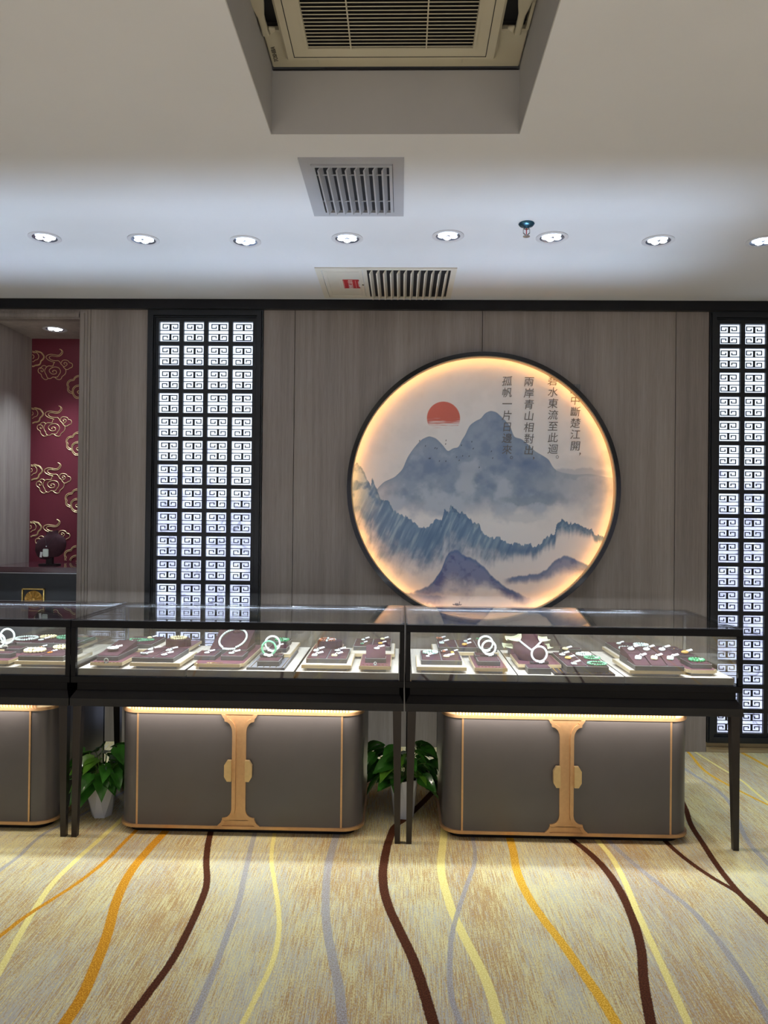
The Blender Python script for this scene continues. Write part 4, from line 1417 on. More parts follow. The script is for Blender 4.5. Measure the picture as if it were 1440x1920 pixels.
def make_cabinet(x0, x1, label):
    t = thing('storage_cabinet', (0.5 * (x0 + x1), KY0, 0), label, 'cabinet', 'taupe cabinets under the showcases')
    xc = 0.5 * (x0 + x1) - 0.002
    R = 0.085
    MB().prism(rounded_front(x0, x1, KY0, KY1, R), 0.040, 0.532, axis='z').build('body', M['grey_body'], t, smooth=True)
    MB().prism(rounded_front(x0 + 0.03, x1 - 0.03, KY0 + 0.03, KY1 - 0.01, 0.06), 0.0, 0.030, axis='z').build('plinth', M['black'], t)
    MB().prism(rounded_front(x0 - 0.009, x1 + 0.009, KY0 - 0.010, KY1 + 0.001, R + 0.008), 0.029, 0.042, axis='z').build('bottom_trim', M['gold'], t, smooth=True)
    o = MB().prism(rounded_front(x0 - 0.006, x1 + 0.006, KY0 - 0.008, KY1 + 0.001, R + 0.006), 0.530, 0.542, axis='z').build('top_trim', M['gold'], t, smooth=True)
    MB().prism(rounded_front(x0 + 0.002, x1 - 0.002, KY0 + 0.004, KY1 - 0.004, R), 0.542, 0.553, axis='z').build('lit_band', M['led_rib'], t)
    b = MB()
    n = int((x1 - x0 - 0.1) / 0.0135)
    for k in range(n):
        xx = x0 + 0.05 + k * 0.0135
        yy = KY0 - 0.002
        e = min(xx - x0, x1 - xx)
        if e < R:
            yy += R - sqrt(max(0, R * R - (R - e) ** 2))
        b.box(xx, xx + 0.0065, yy, yy + 0.005, 0.542, 0.554)
    b.build('fluted_gallery', M['gold'], t)
    MB().box(x0 - 0.001, x0 + 0.012, KY1 - 0.004, KY1 + 0.002, 0.0, 0.54).box(x1 - 0.012, x1 + 0.001, KY1 - 0.004, KY1 + 0.002, 0.0, 0.54).build('rear_edge', M['black'], t)
    for s in (-1, 1):
        xs = xc + s * (0.4495)
        MB().box(xs - 0.004, xs + 0.004, KY0 - 0.0045, KY0 + 0.001, 0.042, 0.530).build('gold_inlay', M['gold'], t)
    # central gilt panel between the door frames
    Z1, Z0_ = 0.530, 0.042
    H = Z1 - Z0_
    # half width of the door edge at heights from the top, then from the bottom
    up = [(0.079, 0.0), (0.072, 0.012), (0.066, 0.020), (0.0645, 0.030), (0.052, 0.0335), (0.043, 0.041), (0.036, 0.052), (0.032, 0.064), (0.0305, 0.080)]
    dn = [(0.0305, 0.075), (0.033, 0.062), (0.040, 0.050), (0.049, 0.042), (0.060, 0.038), (0.0705, 0.037), (0.071, 0.030), (0.077, 0.016), (0.086, 0.007), (0.094, 0.0)]
    edge = [(w_, Z1 - h) for w_, h in up] + [(w_, Z0_ + h) for w_, h in dn]
    inner = []
    m = len(edge)
    for i in range(m):
        a = Vector(edge[max(0, i - 1)])
        c_ = Vector(edge[min(m - 1, i + 1)])
        tn = (c_ - a).normalized()
        nn = Vector((tn.y, -tn.x))   # towards the centre line
        if nn.x > 0:
            nn = -nn
        q = Vector(edge[i]) + nn * 0.0155
        q.y = min(max(q.y, Z0_), Z1)
        inner.append((max(q.x, 0.012), q.y))
    inner[0] = (inner[0][0], Z1)
    inner[-1] = (inner[-1][0], Z0_)
    pts = [(xc + w_, z) for w_, z in inner] + [(xc - w_, z) for w_, z in reversed(inner)]
    MB().prism(pts, KY0 - 0.0035, KY0 + 0.002).build('centre_panel', M['gold'], t)
    for s in (-1, 1):
        xe = xc + s * 0.4535
        pts = [(xc + s * w_, z) for w_, z in edge] + [(xe, Z0_), (xe, Z1)]
        d = MB().prism(pts, KY0 - 0.0042, KY0 + 0.001).build('door', M['grey_body'], t)
        b = MB()
        for i in range(m - 1):
            q = [edge[i], edge[i + 1], inner[i + 1], inner[i]]
            b.prism([(xc + s * w_, z) for w_, z in q], KY0 - 0.0125, KY0 - 0.001)
        fr = b.build('door_edge', M['gold'], None)
        fr.parent = d
        fr.location = (0, 0, 0)
        fr.location = -(t.location + d.location)
        hz = 0.5 * (Z1 + Z0_) + 0.003
        hp = [(0.006 + 0.024, -0.0455), (0.006 + 0.042, -0.0455), (0.006 + 0.0545, -0.025), (0.006 + 0.0545, 0.025), (0.006 + 0.042, 0.0455), (0.006 + 0.024, 0.0455)]
        h = MB().prism([(xc + s * (w_ - 0.0), hz + z) for w_, z in hp], KY0 - 0.030, KY0 - 0.0125).build('handle', M['gold_light'], None)
        h.parent = d
        h.location = -(t.location + d.location)
    return t


CABS = [(-2.62, -1.535, 'taupe cabinet under the leftmost showcase, only its right end in view'),
        (-1.235, -0.162, 'taupe two-door cabinet with gold trim under the middle showcase, between the two potted plants'),
        (0.193, 1.262, 'taupe two-door cabinet with gold trim under the right showcase, right of both plants')]
for a, b_, l in CABS:
    make_cabinet(a, b_, l)
p = at(107, 1328, y=3.30)
b = MB()
b.tube([(p.x - 0.012, 3.30, 0.569), (p.x - 0.013, 3.30, 0.553), (p.x - 0.008, 3.30, 0.549), (p.x + 0.014, 3.30, 0.562), (p.x + 0.016, 3.30, 0.5695)], 0.0028, 8)
tag(b.build('cable_hook', M['white_plastic'], smooth=True), 'small white plastic hook under the skirt of the leftmost showcase', 'hook')

# ------------------------------------------------------------------ inside the cases: boards, trays, boxes
ZB = 0.727
BOARDS = [(-2.84, -2.39, 'pale linen display board at the far left end of the leftmost showcase'), (-2.38, -1.925, 'pale linen display board in the middle of the leftmost showcase'),
          (-1.918, -1.458, 'pale linen display board with dark front at the right end of the leftmost showcase'),
          (-1.406, -0.938, 'pale display board with dark front at the left end of the middle showcase'), (-0.928, -0.462, 'pale display board with dark front under the big necklace easel'),
          (-0.454, -0.006, 'pale display board with dark front at the right end of the middle showcase'),
          (0.050, 0.505, 'pale display board with dark front at the left end of the right showcase'), (0.509, 0.964, 'pale display board with dark front under the plum necklace bust'),
          (0.968, 1.428, 'pale display board with dark front at the right end of the right showcase')]
for a, b_, l in BOARDS:
    t = thing('display_board', (a, CY0 + 0.026, 0.697), l, 'display board', 'display boards in the showcases')
    MB().box(a, b_, CY0 + 0.0255, CY1 - 0.018, 0.6975, ZB - 0.0015).build('body', M['slate'], t)
    MB().box(a + 0.0015, b_ - 0.0015, CY0 + 0.027, CY1 - 0.0195, ZB - 0.0015, ZB).build('top_sheet', M['board'], t)

L1 = ZB + 0.012        # underside of the floating trays
TH1 = 0.0155
L2 = L1 + TH1          # top of a tray, where the boxes stand
TOPS = {}


def tray(xl, xr, yfront, xb, yback, top, label, z0=L1, h=TH1, side='cream_gold', notch=False, riser=True, inset=0.022):
    """front bottom edge from pixel (xl..xr, yfront); rear top edge seen at pixel (xb, yback)"""
    A, B = at(xl, yfront, z=z0), at(xr, yfront, z=z0)
    y0 = 0.5 * (A.y + B.y)
    x0, x1 = at(xl, yfront, y=y0).x, at(xr, yfront, y=y0).x
    y1 = min(at(xb, yback, z=z0 + h).y, CY1 - 0.022)
    y0 = max(y0, CY0 + 0.03)
    t = thing('display_tray', (0.5 * (x0 + x1), y0, ZB if riser else z0), label, 'jewellery tray', 'low trays in the showcases')

    def outline(i):
        if not notch:
            return [(x0 + i, y0 + i), (x1 - i, y0 + i), (x1 - i, y1 - i), (x0 + i, y1 - i)]
        q = 0.020
        X0, X1, Y0, Y1 = x0 + i, x1 - i, y0 + i, y1 - i
        return [(X0, Y0 + q), (X0 + q * .5, Y0 + q * .85), (X0 + q * .8, Y0), (X1 - q * .8, Y0), (X1 - q * .5, Y0 + q * .85), (X1, Y0 + q), (X1, Y1 - q), (X1 - q * .5, Y1 - q * .85), (X1 - q * .8, Y1), (X0 + q * .8, Y1), (X0 + q * .5, Y1 - q * .85), (X0, Y1 - q)]
    MB().prism(outline(0), z0, z0 + h - 0.0015, axis='z').build('edge', M[side], t)
    MB().prism(outline(0.0035), z0 + h - 0.0016, z0 + h, axis='z').build('top_sheet', M[top], t)
    if riser:
        MB().box(x0 + inset, x1 - inset, y0 + 0.018, y1 - 0.02, ZB, z0).build('riser', M['slate_light'], t)
    return (x0, x1, y0, y1, z0 + h)


def boxy(xl, xr, yfront, xb, yback, nx, ny, label, z0=L2, h=0.020, skew=0.0, pad='plum', slope=None, px_pad=0.0):
    """upholstered box; nx x ny cushions"""
    A, B = at(xl, yfront, z=z0), at(xr, yfront, z=z0)
    y0 = 0.5 * (A.y + B.y)
    x0, x1 = at(xl, yfront, y=y0).x, at(xr, yfront, y=y0).x
    y1 = at(xb, yback, z=z0 + h).y if yback else y0 + px_pad
    y1 = min(y1, CY1 - 0.024)
    t = thing('jewellery_box', (0.5 * (x0 + x1), y0, z0), label, 'display box', 'plum cushioned display boxes')
    MB().box(x0, x1, y0, y1, z0, z0 + h, bev=0.0008).build('case', M['slate'], t)
    MB().box(x0 - 0.0002, x1 + 0.0002, y0 - 0.0002, y1 + 0.0002, z0 + h - 0.0012, z0 + h + 0.0006).build('silver_edge', M['silver_edge'], t)
    dx, dy = (x1 - x0) / nx, (y1 - y0) / ny
    for i in range(nx):
        for j in range(ny):
            g_ = 0.003
            a0, a1 = x0 + i * dx + g_, x0 + (i + 1) * dx - g_
            c0, c1 = y0 + j * dy + g_, y0 + (j + 1) * dy - g_
            if slope:
                s0_, s1_ = slope
                zz = z0 + h
                o = MB().hexa([(a0, c0, zz), (a1, c0, zz), (a1, c1, zz), (a0, c1, zz)], [(a0, c0, zz + s0_), (a1, c0, zz + s0_), (a1, c1, zz + s1_), (a0, c1, zz + s1_)]).build('cushion', M[pad], t)
            else:
                o = MB().box(a0, a1, c0, c1, z0 + h - 0.001, z0 + h + 0.0035, bev=0.0015).build('cushion', M[pad], t)
    return (x0, x1, y0, y1, z0 + h + 0.0035)


random.seed(11)
L3 = L2 + 0.0235       # cushion tops


def pendant(px, py, kind, stone, label, z=L3, s=1.0, tagdir=1, tilt=0.0, y=None, tilt_x=0.0):
    p = at(px, py, z=z) if y is None else at(px, py, y=y)
    if y is None:
        p.z = z
    t = thing('jade_pendant', p, label, 'pendant', 'pendant jewellery')
    R = Matrix.Rotation(tilt, 4, 'Z') @ Matrix.Rotation(tilt_x, 4, 'X')

    def T(v):
        return p + (R @ Vector(v))
    b = MB()
    up = Vector((0, 0, 0.005 * s))
    if kind == 'oval':
        b.ball(T((0, 0, 0.0045 * s)), 0.0145 * s, 1, 1.15, 0.32, 16, 10, rot=R)
    elif kind == 'disc':
        b.lathe([(0.0, 0.0), (0.022 * s, 0.001), (0.027 * s, 0.006 * s), (0.024 * s, 0.010 * s), (0.010 * s, 0.011 * s), (0.006 * s, 0.0085 * s), (0, 0.0085 * s)], p, 28)
    elif kind == 'slab':
        b.rbox(T((0, 0, 0.004 * s)), (0.026 * s, 0.034 * s, 0.007 * s), R, bev=0.0028 * s)
    elif kind == 'egg':
        b.ball(T((0, 0, 0.007 * s)), 0.013 * s, 1.15, 0.9, 0.55, 16, 10, rot=R)
    elif kind == 'drop':
        b.ball(T((0, -0.006 * s, 0.005 * s)), 0.012 * s, 1, 1.2, 0.45, 14, 9, rot=R)
        b.ball(T((0, 0.009 * s, 0.006 * s)), 0.0065 * s, 1, 1.3, 0.6, 10, 8, rot=R)
    else:  # carved figure
        for k in range(5):
            b.ball(T(((-0.012 + 0.006 * k) * s, 0.004 * s * sin(k * 2.3), (0.006 + 0.003 * abs(cos(k * 1.9))) * s)), 0.0068 * s, 1.1, 1, 0.9, 10, 7)
    b.build('stone', M[stone], t, smooth=True)
    b = MB()
    q = T((0.004 * s, 0.014 * s, 0.008 * s))
    b.ball(q, 0.0042 * s, 1, 1, 1, 8, 6)
    b.tube([q + Vector((0, 0, 0)), q + Vector((0.004 * tagdir, 0.004, 0.005)), q + Vector((0.010 * tagdir, 0.005, 0.004))], 0.0009, 5)
    b.build('bail', M['silver'], t, smooth=True)
    b = MB()
    a = 0.22 + random.random() * 0.3
    b.rbox(q + Vector((0.020 * tagdir * s, 0.005, 0.004)), (0.026 * s, 0.010 * s, 0.0012), Matrix.Rotation(a * tagdir, 4, 'Z') @ Matrix.Rotation(-0.18 * tagdir, 4, 'Y') @ Matrix.Rotation(0.45, 4, 'X'))
    b.build('price_tag', M['paper'], t)
    return t


def bead_ring(px, py, rx, n, stone, label, z=L3, br=None, name='bead_bracelet', cat='bracelet', sq=0.9, wave=0.0, tilt=0.0, tagon=True, stone2=None, ctr=None, group='bead bracelets'):
    p = ctr if ctr is not None else at(px, py, z=z)
    R = rx / FPX * p.y
    br = br or pi * R / n * 1.02
    t = thing(name, p, label, cat, group)
    bs = {}
    for k in range(n):
        a = 2 * pi * k / n
        rr = R * (1 + wave * sin(3 * a + 1))
        v = Vector((rr * cos(a), rr * sq * sin(a), 0))
        v = Matrix.Rotation(tilt, 3, 'X') @ v
        st = stone2 if (stone2 and k % 5 == 0) else stone
        bs.setdefault(st, MB()).ball(p + v + Vector((0, 0, br * 0.95)), br, 1, 1, 1, 9, 6)
    for st, b in bs.items():
        b.build('beads' if st == stone else 'accent_beads', M[st], t, smooth=True)
    if tagon:
        b = MB()
        q = p + Vector((R * 0.6, -R * sq * 0.4, br * 1.6))
        b.rbox(q, (0.022, 0.008, 0.001), Matrix.Rotation(0.3, 4, 'Z') @ Matrix.Rotation(0.3, 4, 'X'))
        b.build('price_tag', M['paper'], t)
    return t


def bangle(px, py, rpx, yd, stone, label, zbase, lab2, thick=0.0048):
    """bangle standing upright in a plum cradle; yd is its depth in the room"""
    c_ = at(px, py, y=yd)
    R = rpx / FPX * yd - thick
    st = thing('bangle_stand', (c_.x, yd, zbase), lab2, 'display stand', 'plum bangle cradles')
    b = MB()
    for s in (-1, 1):
        b.box(c_.x + s * R - 0.008, c_.x + s * R + 0.008, yd - 0.008, yd + 0.008, zbase, zbase + max(0.010, c_.z - R * 0.75 - zbase), bev=0.0015)
    b.box(c_.x - R, c_.x + R, yd - 0.006, yd + 0.006, zbase, zbase + 0.004)
    b.build('cradle', M['plum_dark'], st)
    t = thing('jade_bangle', (c_.x, yd, c_.z - R), label, 'bangle', 'jade bangles standing upright')
    b = MB()
    n = 36
    zc = max(c_.z, zbase + R + thick + 0.0045)
    b.tube([(c_.x + R * cos(2 * pi * k / n), yd, zc + R * sin(2 * pi * k / n)) for k in range(n)], thick, 10, closed=True)
    b.build('ring', M[stone], t, smooth=True)
    b = MB()
    b.rbox((c_.x - 0.004, yd - 0.015, zbase + 0.012), (0.030, 0.0012, 0.012), Matrix.Rotation(0.25, 4, 'Y') @ Matrix.Rotation(-0.9, 4, 'X'))
    b.rbox((c_.x + 0.008, yd - 0.012, zbase + 0.010), (0.024, 0.0012, 0.010), Matrix.Rotation(-0.35, 4, 'Y') @ Matrix.Rotation(-0.6, 4, 'X'))
    b.build('price_tag', M['paper'], t)
    return t


def jring(px, py, label, z=L2, s=1.0):
    p = at(px, py, z=z)
    t = thing('jade_ring', (p.x, p.y, z), label, 'ring', 'finger rings on the trays')
    b = MB()
    R = 0.0085 * s
    b.tube([(p.x + R * cos(2 * pi * k / 20), p.y, z + R + 0.003 + R * sin(2 * pi * k / 20)) for k in range(20)], 0.0022 * s, 7, closed=True)
    b.build('band', M['white_jade'], t, smooth=True)
    MB().lathe([(0.010, 0), (0.009, 0.0025), (0, 0.0025)], (p.x, p.y, z), 14).build('holder', M['silver'], t)
    return t


def gold_dots(x0, x1, y, z, n, label, skip=()):
    t = MB()
    for k in range(n):
        if k in skip:
            continue
        xx = x0 + (x1 - x0) * k / (n - 1)
        t.prism([(xx - 0.005, y), (xx, y - 0.0035), (xx + 0.005, y), (xx, y + 0.0035)], z, z + 0.0015, axis='z')
    o = t.build('inlay_row', M['yellow_gold'])
    tag(o, label, 'ornament', 'gold inlay rows on the trays')
    return o


def cushion_drum(px0, px1, ytop, ybot, label, z0=L2, lob=5):
    """scalloped flower-shaped pad"""
    A, B = at(px0, ybot, z=z0), at(px1, ybot, z=z0)
    yf = 0.5 * (A.y + B.y)
    R = (at(px1, ybot, y=yf).x - at(px0, ybot, y=yf).x) / 2
    cx = (at(px1, ybot, y=yf).x + at(px0, ybot, y=yf).x) / 2
    cy = yf + R
    h = 0.034
    n = 60
    pts = []
    for k in range(n):
        a = 2 * pi * k / n
        r = R * (0.86 + 0.14 * abs(cos(lob * a / 2 + 0.3)))
        pts.append((cx + r * cos(a), cy + r * 0.95 * sin(a)))
    o = MB().prism(pts, z0, z0 + h, axis='z').build('flower_cushion', M['plum'], off=(cx, cy, z0))
    tag(o, label, 'display cushion', 'plum flower-shaped cushions')
    return Vector((cx, cy, z0 + h)), R


# ---- leftmost showcase, right end
r = tray(18, 123, 1249.6, 164, 1221.5, 'cream', 'cream tray with gold edge at the front right of the leftmost showcase')
boxy(33.8, 118, 1239, 140, 1215.6, 2, 2, 'four-cushion box on the front tray of the leftmost showcase')
r = tray(-40, 135, 1222, 168, 1196, 'cream', 'cream tray with gold edge at the back of the leftmost showcase')
boxy(14, 142, 1213.5, 160, 1192, 3, 1, 'three-cushion box at the back of the leftmost showcase')
r = tray(-50, 6, 1248.5, 44, 1221, 'maroon', 'maroon tray with gold edge at the left edge of the photo')
boxy(-14, 19.5, 1234, 27, 1222, 1, 1, 'single-cushion box nearest the left edge of the photo, in front of another')
boxy(8, 38, 1224.5, 46, 1212, 1, 1, 'single-cushion box behind the front one, under the big white bangle at left')
bead_ring(65, 1222, 17, 16, 'cream_jade', 'cream and yellow bead bracelet nearest the leftmost showcase front', wave=0.05)
bead_ring(118, 1215.5, 15, 16, 'cream_jade', 'cream bead bracelet beside the corner post of the leftmost showcase')
pendant(75, 1215, 'slab', 'orange', 'small orange pendant with white tag, behind the cream bracelet in the leftmost showcase', s=0.7)
pendant(94, 1224, 'slab', 'orange', 'small orange pendant with white tag, right of the cream bracelet in the leftmost showcase', s=0.7)
bead_ring(50, 1198, 19, 30, 'white_jade', 'long white jade bead necklace laid in an oval at the back of the leftmost showcase', name='bead_necklace', cat='necklace', sq=1.1, group='laid out bead necklaces')
pendant(77, 1201, 'oval', 'white_jade', 'oval white jade pendant beside the long white bead necklace', s=0.95)
bead_ring(91, 1196, 13, 16, 'cream_jade', 'pale yellow bead bracelet at the back of the leftmost showcase')
bead_ring(124, 1197, 15, 18, 'green_jade', 'green bead bracelet at the back right of the leftmost showcase', tagon=False)
bangle(14, 1196.5, 15, 3.50, 'white_jade', 'large white jade bangle standing near the left edge of the photo', L3, 'plum cradle under the large white bangle at the left')
bangle(-3, 1207, 14, 3.39, 'white_jade', 'white jade bangle half cut off by the left edge of the photo', L3, 'plum cradle half cut off by the left edge of the photo')

# ---- middle showcase, left board
r = tray(163, 223.3, 1251, 259, 1222.7, 'maroon', 'maroon tray with gold edge carrying the wedge with a white disc')
boxy(181, 221, 1239, 241, 1212, 1, 1, 'plum wedge box with a round white disc on it, left of the middle showcase', slope=(0.004, 0.030))
pendant(212, 1217, 'disc', 'white_jade', 'round white jade disc leaning on the plum wedge, left of the middle showcase', z=L2 + 0.040, s=0.95)
jring(199, 1243, 'little jade ring in front of the wedge with the white disc')
pA, pB = at(178, 1242.5, z=L2), at(221, 1242.5, z=L2)
gold_dots(pA.x, pB.x, pA.y + 0.005, L2 + 0.0003, 7, 'row of gold marks on the maroon tray before the white disc', skip=(3,))
r = tray(240.5, 335, 1251, 360, 1222, 'cream', 'cream tray with gold edge at the front left of the middle showcase')
boxy(247, 325, 1242, 345.5, 1216, 2, 2, 'four-cushion box with grey and white pendants, front left of the middle showcase')
pendant(270, 1228.5, 'carved', 'smoke', 'dark grey carved pendant in the middle showcase', s=0.95)
pendant(283, 1219, 'drop', 'white_jade', 'white drop pendant behind the dark grey carved one', s=1.0)
pendant(308, 1229, 'oval', 'white_jade', 'oval white jade pendant right of the dark grey carved one', s=0.95)
pendant(317, 1220, 'slab', 'white_jade', 'square white jade pendant with dark clasp at the back right of the four-cushion box', s=0.95)
r = tray(215, 296, 1223.5, 318, 1199, 'cream', 'cream tray with gold edge at the back left of the middle showcase')
boxy(221, 283.6, 1216, 306.5, 1195, 2, 2, 'box with green bead string at the back left of the middle showcase')
bead_ring(262, 1201, 21, 40, 'green_jade', 'long green jade bead string folded on the back left box', name='bead_necklace', cat='necklace', sq=0.55, wave=0.25, tagon=False, group='laid out bead necklaces')
pendant(235, 1207, 'drop', 'deep_jade', 'green pendant with white clasp left of the green bead string', s=0.85)
pendant(281, 1197.5, 'egg', 'cream_jade', 'yellow egg pendant behind the green bead string', s=0.85)
r = tray(297, 353, 1222, 374, 1199, 'maroon', 'maroon tray with gold edge under the round flower cushion at left')
c_, R = cushion_drum(304, 351.6, 1199, 1214.5, 'plum flower-shaped cushion holding a pale bracelet, in front of the left lattice')
bead_ring(0, 0, 13.5, 20, 'cream_jade', 'pale cream bead bracelet on the left flower cushion', ctr=Vector((c_.x - 0.0, c_.y, c_.z)), tagon=False)

# ---- middle showcase, centre board
r = tray(361.5, 456, 1251, 489, 1209, 'maroon', 'large maroon tray with notched gold edge under the necklace easel', notch=True)
ex = boxy(392, 463, 1226.5, 475, None, 1, 1, 'large plum easel box carrying the white bead necklace', slope=(0.003, 0.066), px_pad=0.20)
x0_, x1_, y0_, y1_, z_ = ex
sl = atan2(0.063, y1_ - y0_)
zf = L2 + 0.020 + 0.003
t = thing('bead_necklace', ((x0_ + x1_) / 2, (y0_ + y1_) / 2, zf + 0.03), 'large white jade bead necklace spread on the plum easel', 'necklace', 'laid out bead necklaces')
b = MB()
cx, cy = (x0_ + x1_) / 2 + 0.003, (y0_ + y1_) / 2 - 0.008
nb_ = 44
for k in range(nb_):
    a = 2 * pi * k / nb_
    u_, v_ = 0.062 * cos(a), 0.098 * sin(a)
    yy = cy + v_
    zz = zf + (yy - y0_) * 0.063 / (y1_ - y0_) + 0.006
    if yy < y0_ + 0.004:
        zz = max(zf - 0.003, zf + 0.002)
    b.ball((cx + u_, yy, zz), 0.0056, 1, 1, 1, 10, 7)
b.build('beads', M['white_jade'], t, smooth=True)
b = MB()
zz = zf + 0.067
b.tube([(cx + 0.004 * cos(a) + 0.006, cy + 0.098, zz + 0.012 + 0.009 * sin(a)) for a in np.linspace(0, 2 * pi, 14)], 0.0012, 5)
b.build('clasp', M['silver'], t)
MB().ball((cx, cy + 0.080, zf + (cy + 0.08 - y0_) * 0.063 / (y1_ - y0_) + 0.001), 0.022, 1, 0.8, 0.45, 14, 8).build('neck_pad', M['plum'], t, smooth=True)
boxy(363.7, 402.7, 1238, 409.5, 1221, 1, 1, 'small plum box at the left foot of the necklace easel')
boxy(414, 455, 1238.5, 461, 1221.5, 1, 1, 'small plum box at the right foot of the necklace easel')
pendant(388, 1225, 'oval', 'white_jade', 'round white pendant with yellow tinge on the left small box', s=0.85)
pendant(434, 1226, 'oval', 'pale_jade', 'pale oval pendant on the right small box before the easel', s=0.95)
pA = at(400, 1243, z=L2)
b = MB()
b.tube([(pA.x + 0.002 * k, pA.y + 0.003 * sin(k * 1.3), L2 + 0.001) for k in range(-14, 22)], 0.0011, 5)
b.tube([(pA.x + 0.006 * cos(k * 0.5), pA.y + 0.005 * sin(k * 0.5), L2 + 0.0015) for k in range(0, 13)], 0.0011, 5)
tag(b.build('gold_script', M['yellow_gold']), 'gold flourish on the maroon tray before the necklace easel', 'ornament')
r = tray(462, 533.5, 1256.5, 553, 1219, 'slate_light', 'grey slatted tray with gold strips under the two bangles', z0=ZB, h=0.011, side='slate', riser=False)
b = MB()
for k in range(6):
    xx = r[0] + 0.018 + k * (r[1] - r[0] - 0.03) / 5
    b.box(xx - 0.0015, xx + 0.0015, r[2] + 0.008, r[3] - 0.01, r[4], r[4] + 0.0012)
tag(b.build('gold_strips', M['yellow_gold']), 'thin gold strips running back across the grey slatted tray', 'ornament')
zz = ZB + 0.012
boxy(482, 523, 1249, 530, 1233, 1, 1, 'small plum box under the green bangle', z0=zz, h=0.022)
boxy(495, 529, 1238.5, 536, 1226, 1, 1, 'small plum box just behind the green bangle', z0=zz, h=0.022)
bangle(504, 1221, 15, 3.36, 'green_jade', 'mottled green jade bangle standing upright', zz + 0.0255, 'plum cradle holding the green bangle')
bangle(511, 1211, 15.5, 3.47, 'white_jade', 'white jade bangle standing behind the green one', zz + 0.0255, 'plum cradle holding the white bangle behind the green one')
r = tray(520, 545, 1232.5, 559, 1204, 'cream', 'narrow cream tray with gold edge behind the bangles', z0=ZB + 0.0125, riser=False)
boxy(503, 537, 1224, 543, 1209.5, 1, 1, 'plum box with a flat white pendant behind the bangles')
boxy(512, 543, 1211, 548, 1199, 1, 1, 'plum box with a green bracelet at the back centre')
pendant(519, 1213, 'slab', 'white_jade', 'flat white pendant with long tag behind the standing bangles', s=0.8)
bead_ring(529, 1201.5, 12, 16, 'deep_jade', 'dark green bead bracelet at the back centre of the middle showcase')

# ---- middle showcase, right board
r = tray(565, 658.5, 1253.5, 664, 1225, 'cream', 'cream tray with gold edge at the front right of the middle showcase')
boxy(574, 650, 1243.7, 655.5, 1217.7, 2, 2, 'four-cushion box with four white pendants, front right of the middle showcase')
pendant(593, 1220.5, 'slab', 'white_jade', 'white slab pendant at the back left of the front right box', s=1.0, tagdir=1)
pendant(590, 1229.5, 'slab', 'white_jade', 'white slab pendant at the front left of the front right box', s=1.0)
pendant(633, 1221, 'oval', 'white_jade', 'white oval pendant with brown clasp, back right of the front right box', s=1.0)
pendant(627, 1230, 'slab', 'cream_jade', 'creamy leaf pendant at the front right of the front right box', s=1.0)
r = tray(584, 640, 1224, 648, 1207, 'maroon', 'maroon tray with gold edge under the brown bracelet cushion')
c_, R = cushion_drum(592, 639.4, 1201.7, 1217.5, 'plum flower-shaped cushion holding the red-brown bracelet')
bead_ring(0, 0, 14, 20, 'agate', 'red-brown agate bead bracelet with white accents on the flower cushion', ctr=Vector((c_.x - 0.01, c_.y - 0.01, c_.z)), stone2='white_jade')
r = tray(657, 740, 1231.5, 741, 1204.7, 'cream', 'cream tray with gold edge at the back right of the middle showcase')
boxy(662.4, 732.6, 1220, 733, 1198, 2, 2, 'four-cushion box at the back right corner of the middle showcase')
pendant(681, 1200.5, 'drop', 'white_jade', 'white pendant at the back left of the rear corner box', s=0.85)
pendant(679, 1207.5, 'slab', 'green_jade', 'small green square pendant of the rear corner box', s=0.7)
pendant(717, 1200, 'egg', 'cream_jade', 'brown and cream pendant at the back right of the rear corner box', s=0.85)
pendant(713, 1208, 'egg', 'amber', 'honey amber pendant behind the upright easel', s=0.8)
r = tray(672.7, 733, 1255.5, 734, 1227, 'maroon', 'maroon tray with gold edge under the upright easel, right end of the middle showcase')
e2 = boxy(684.5, 723.4, 1243, 722, None, 1, 1, 'upright plum easel box with one white pendant on its top edge', slope=(0.003, 0.052), px_pad=0.055)
pp = at(706.5, 1214, y=e2[3] - 0.012)
pendant(706.5, 1217, 'oval', 'white_jade', 'white oval pendant hung on the top of the upright easel', z=L2 + 0.069, s=0.9)
pA, pB = at(681, 1247, z=L2), at(725, 1247, z=L2)
gold_dots(pA.x, pB.x, pA.y + 0.002, L2 + 0.0003, 7, 'row of gold marks on the maroon tray before the upright easel', skip=(3,))
jring(703.5, 1247, 'little jade ring lying before the upright easel', s=0.6)

# ---- right showcase, left board
r = tray(781, 875, 1257.3, 865, 1229, 'cream', 'cream tray with gold edge at the front left of the right showcase')
boxy(790, 866.6, 1247, 860, 1221.5, 2, 2, 'four-cushion box at the front left of the right showcase')
bead_ring(807, 1225, 12.5, 16, 'pale_jade', 'pale green bead bracelet at the front left of the right showcase')
pendant(802, 1231, 'slab', 'paper', 'small pinkish white pendant below the pale green bracelet', s=0.6)
pendant(832, 1224, 'carved', 'agate', 'brown hooked carved pendant in the front left box of the right showcase', s=0.85, tilt=1.2)
pendant(848, 1224, 'drop', 'amber', 'small amber drop with broad tag right of the brown carving', s=0.75)
pendant(837, 1233, 'egg', 'cream_jade', 'white and yellow egg pendant in front of the brown carving', s=1.0)
r = tray(812, 935, 1229, 921, 1203, 'cream', 'cream tray with gold edge at the back left of the right showcase')
boxy(822, 932, 1222, 918, 1199.5, 3, 1, 'three-cushion box at the back left of the right showcase')
pendant(828, 1206, 'slab', 'white_jade', 'white slab pendant at the left end of the three-cushion box', s=1.0)
pendant(824, 1199, 'carved', 'agate', 'reddish brown carved figure at the far left corner of the right showcase', s=0.9)
pendant(871, 1210.5, 'egg', 'amber', 'yellow-eyed white egg pendant in the three-cushion box', s=0.95)
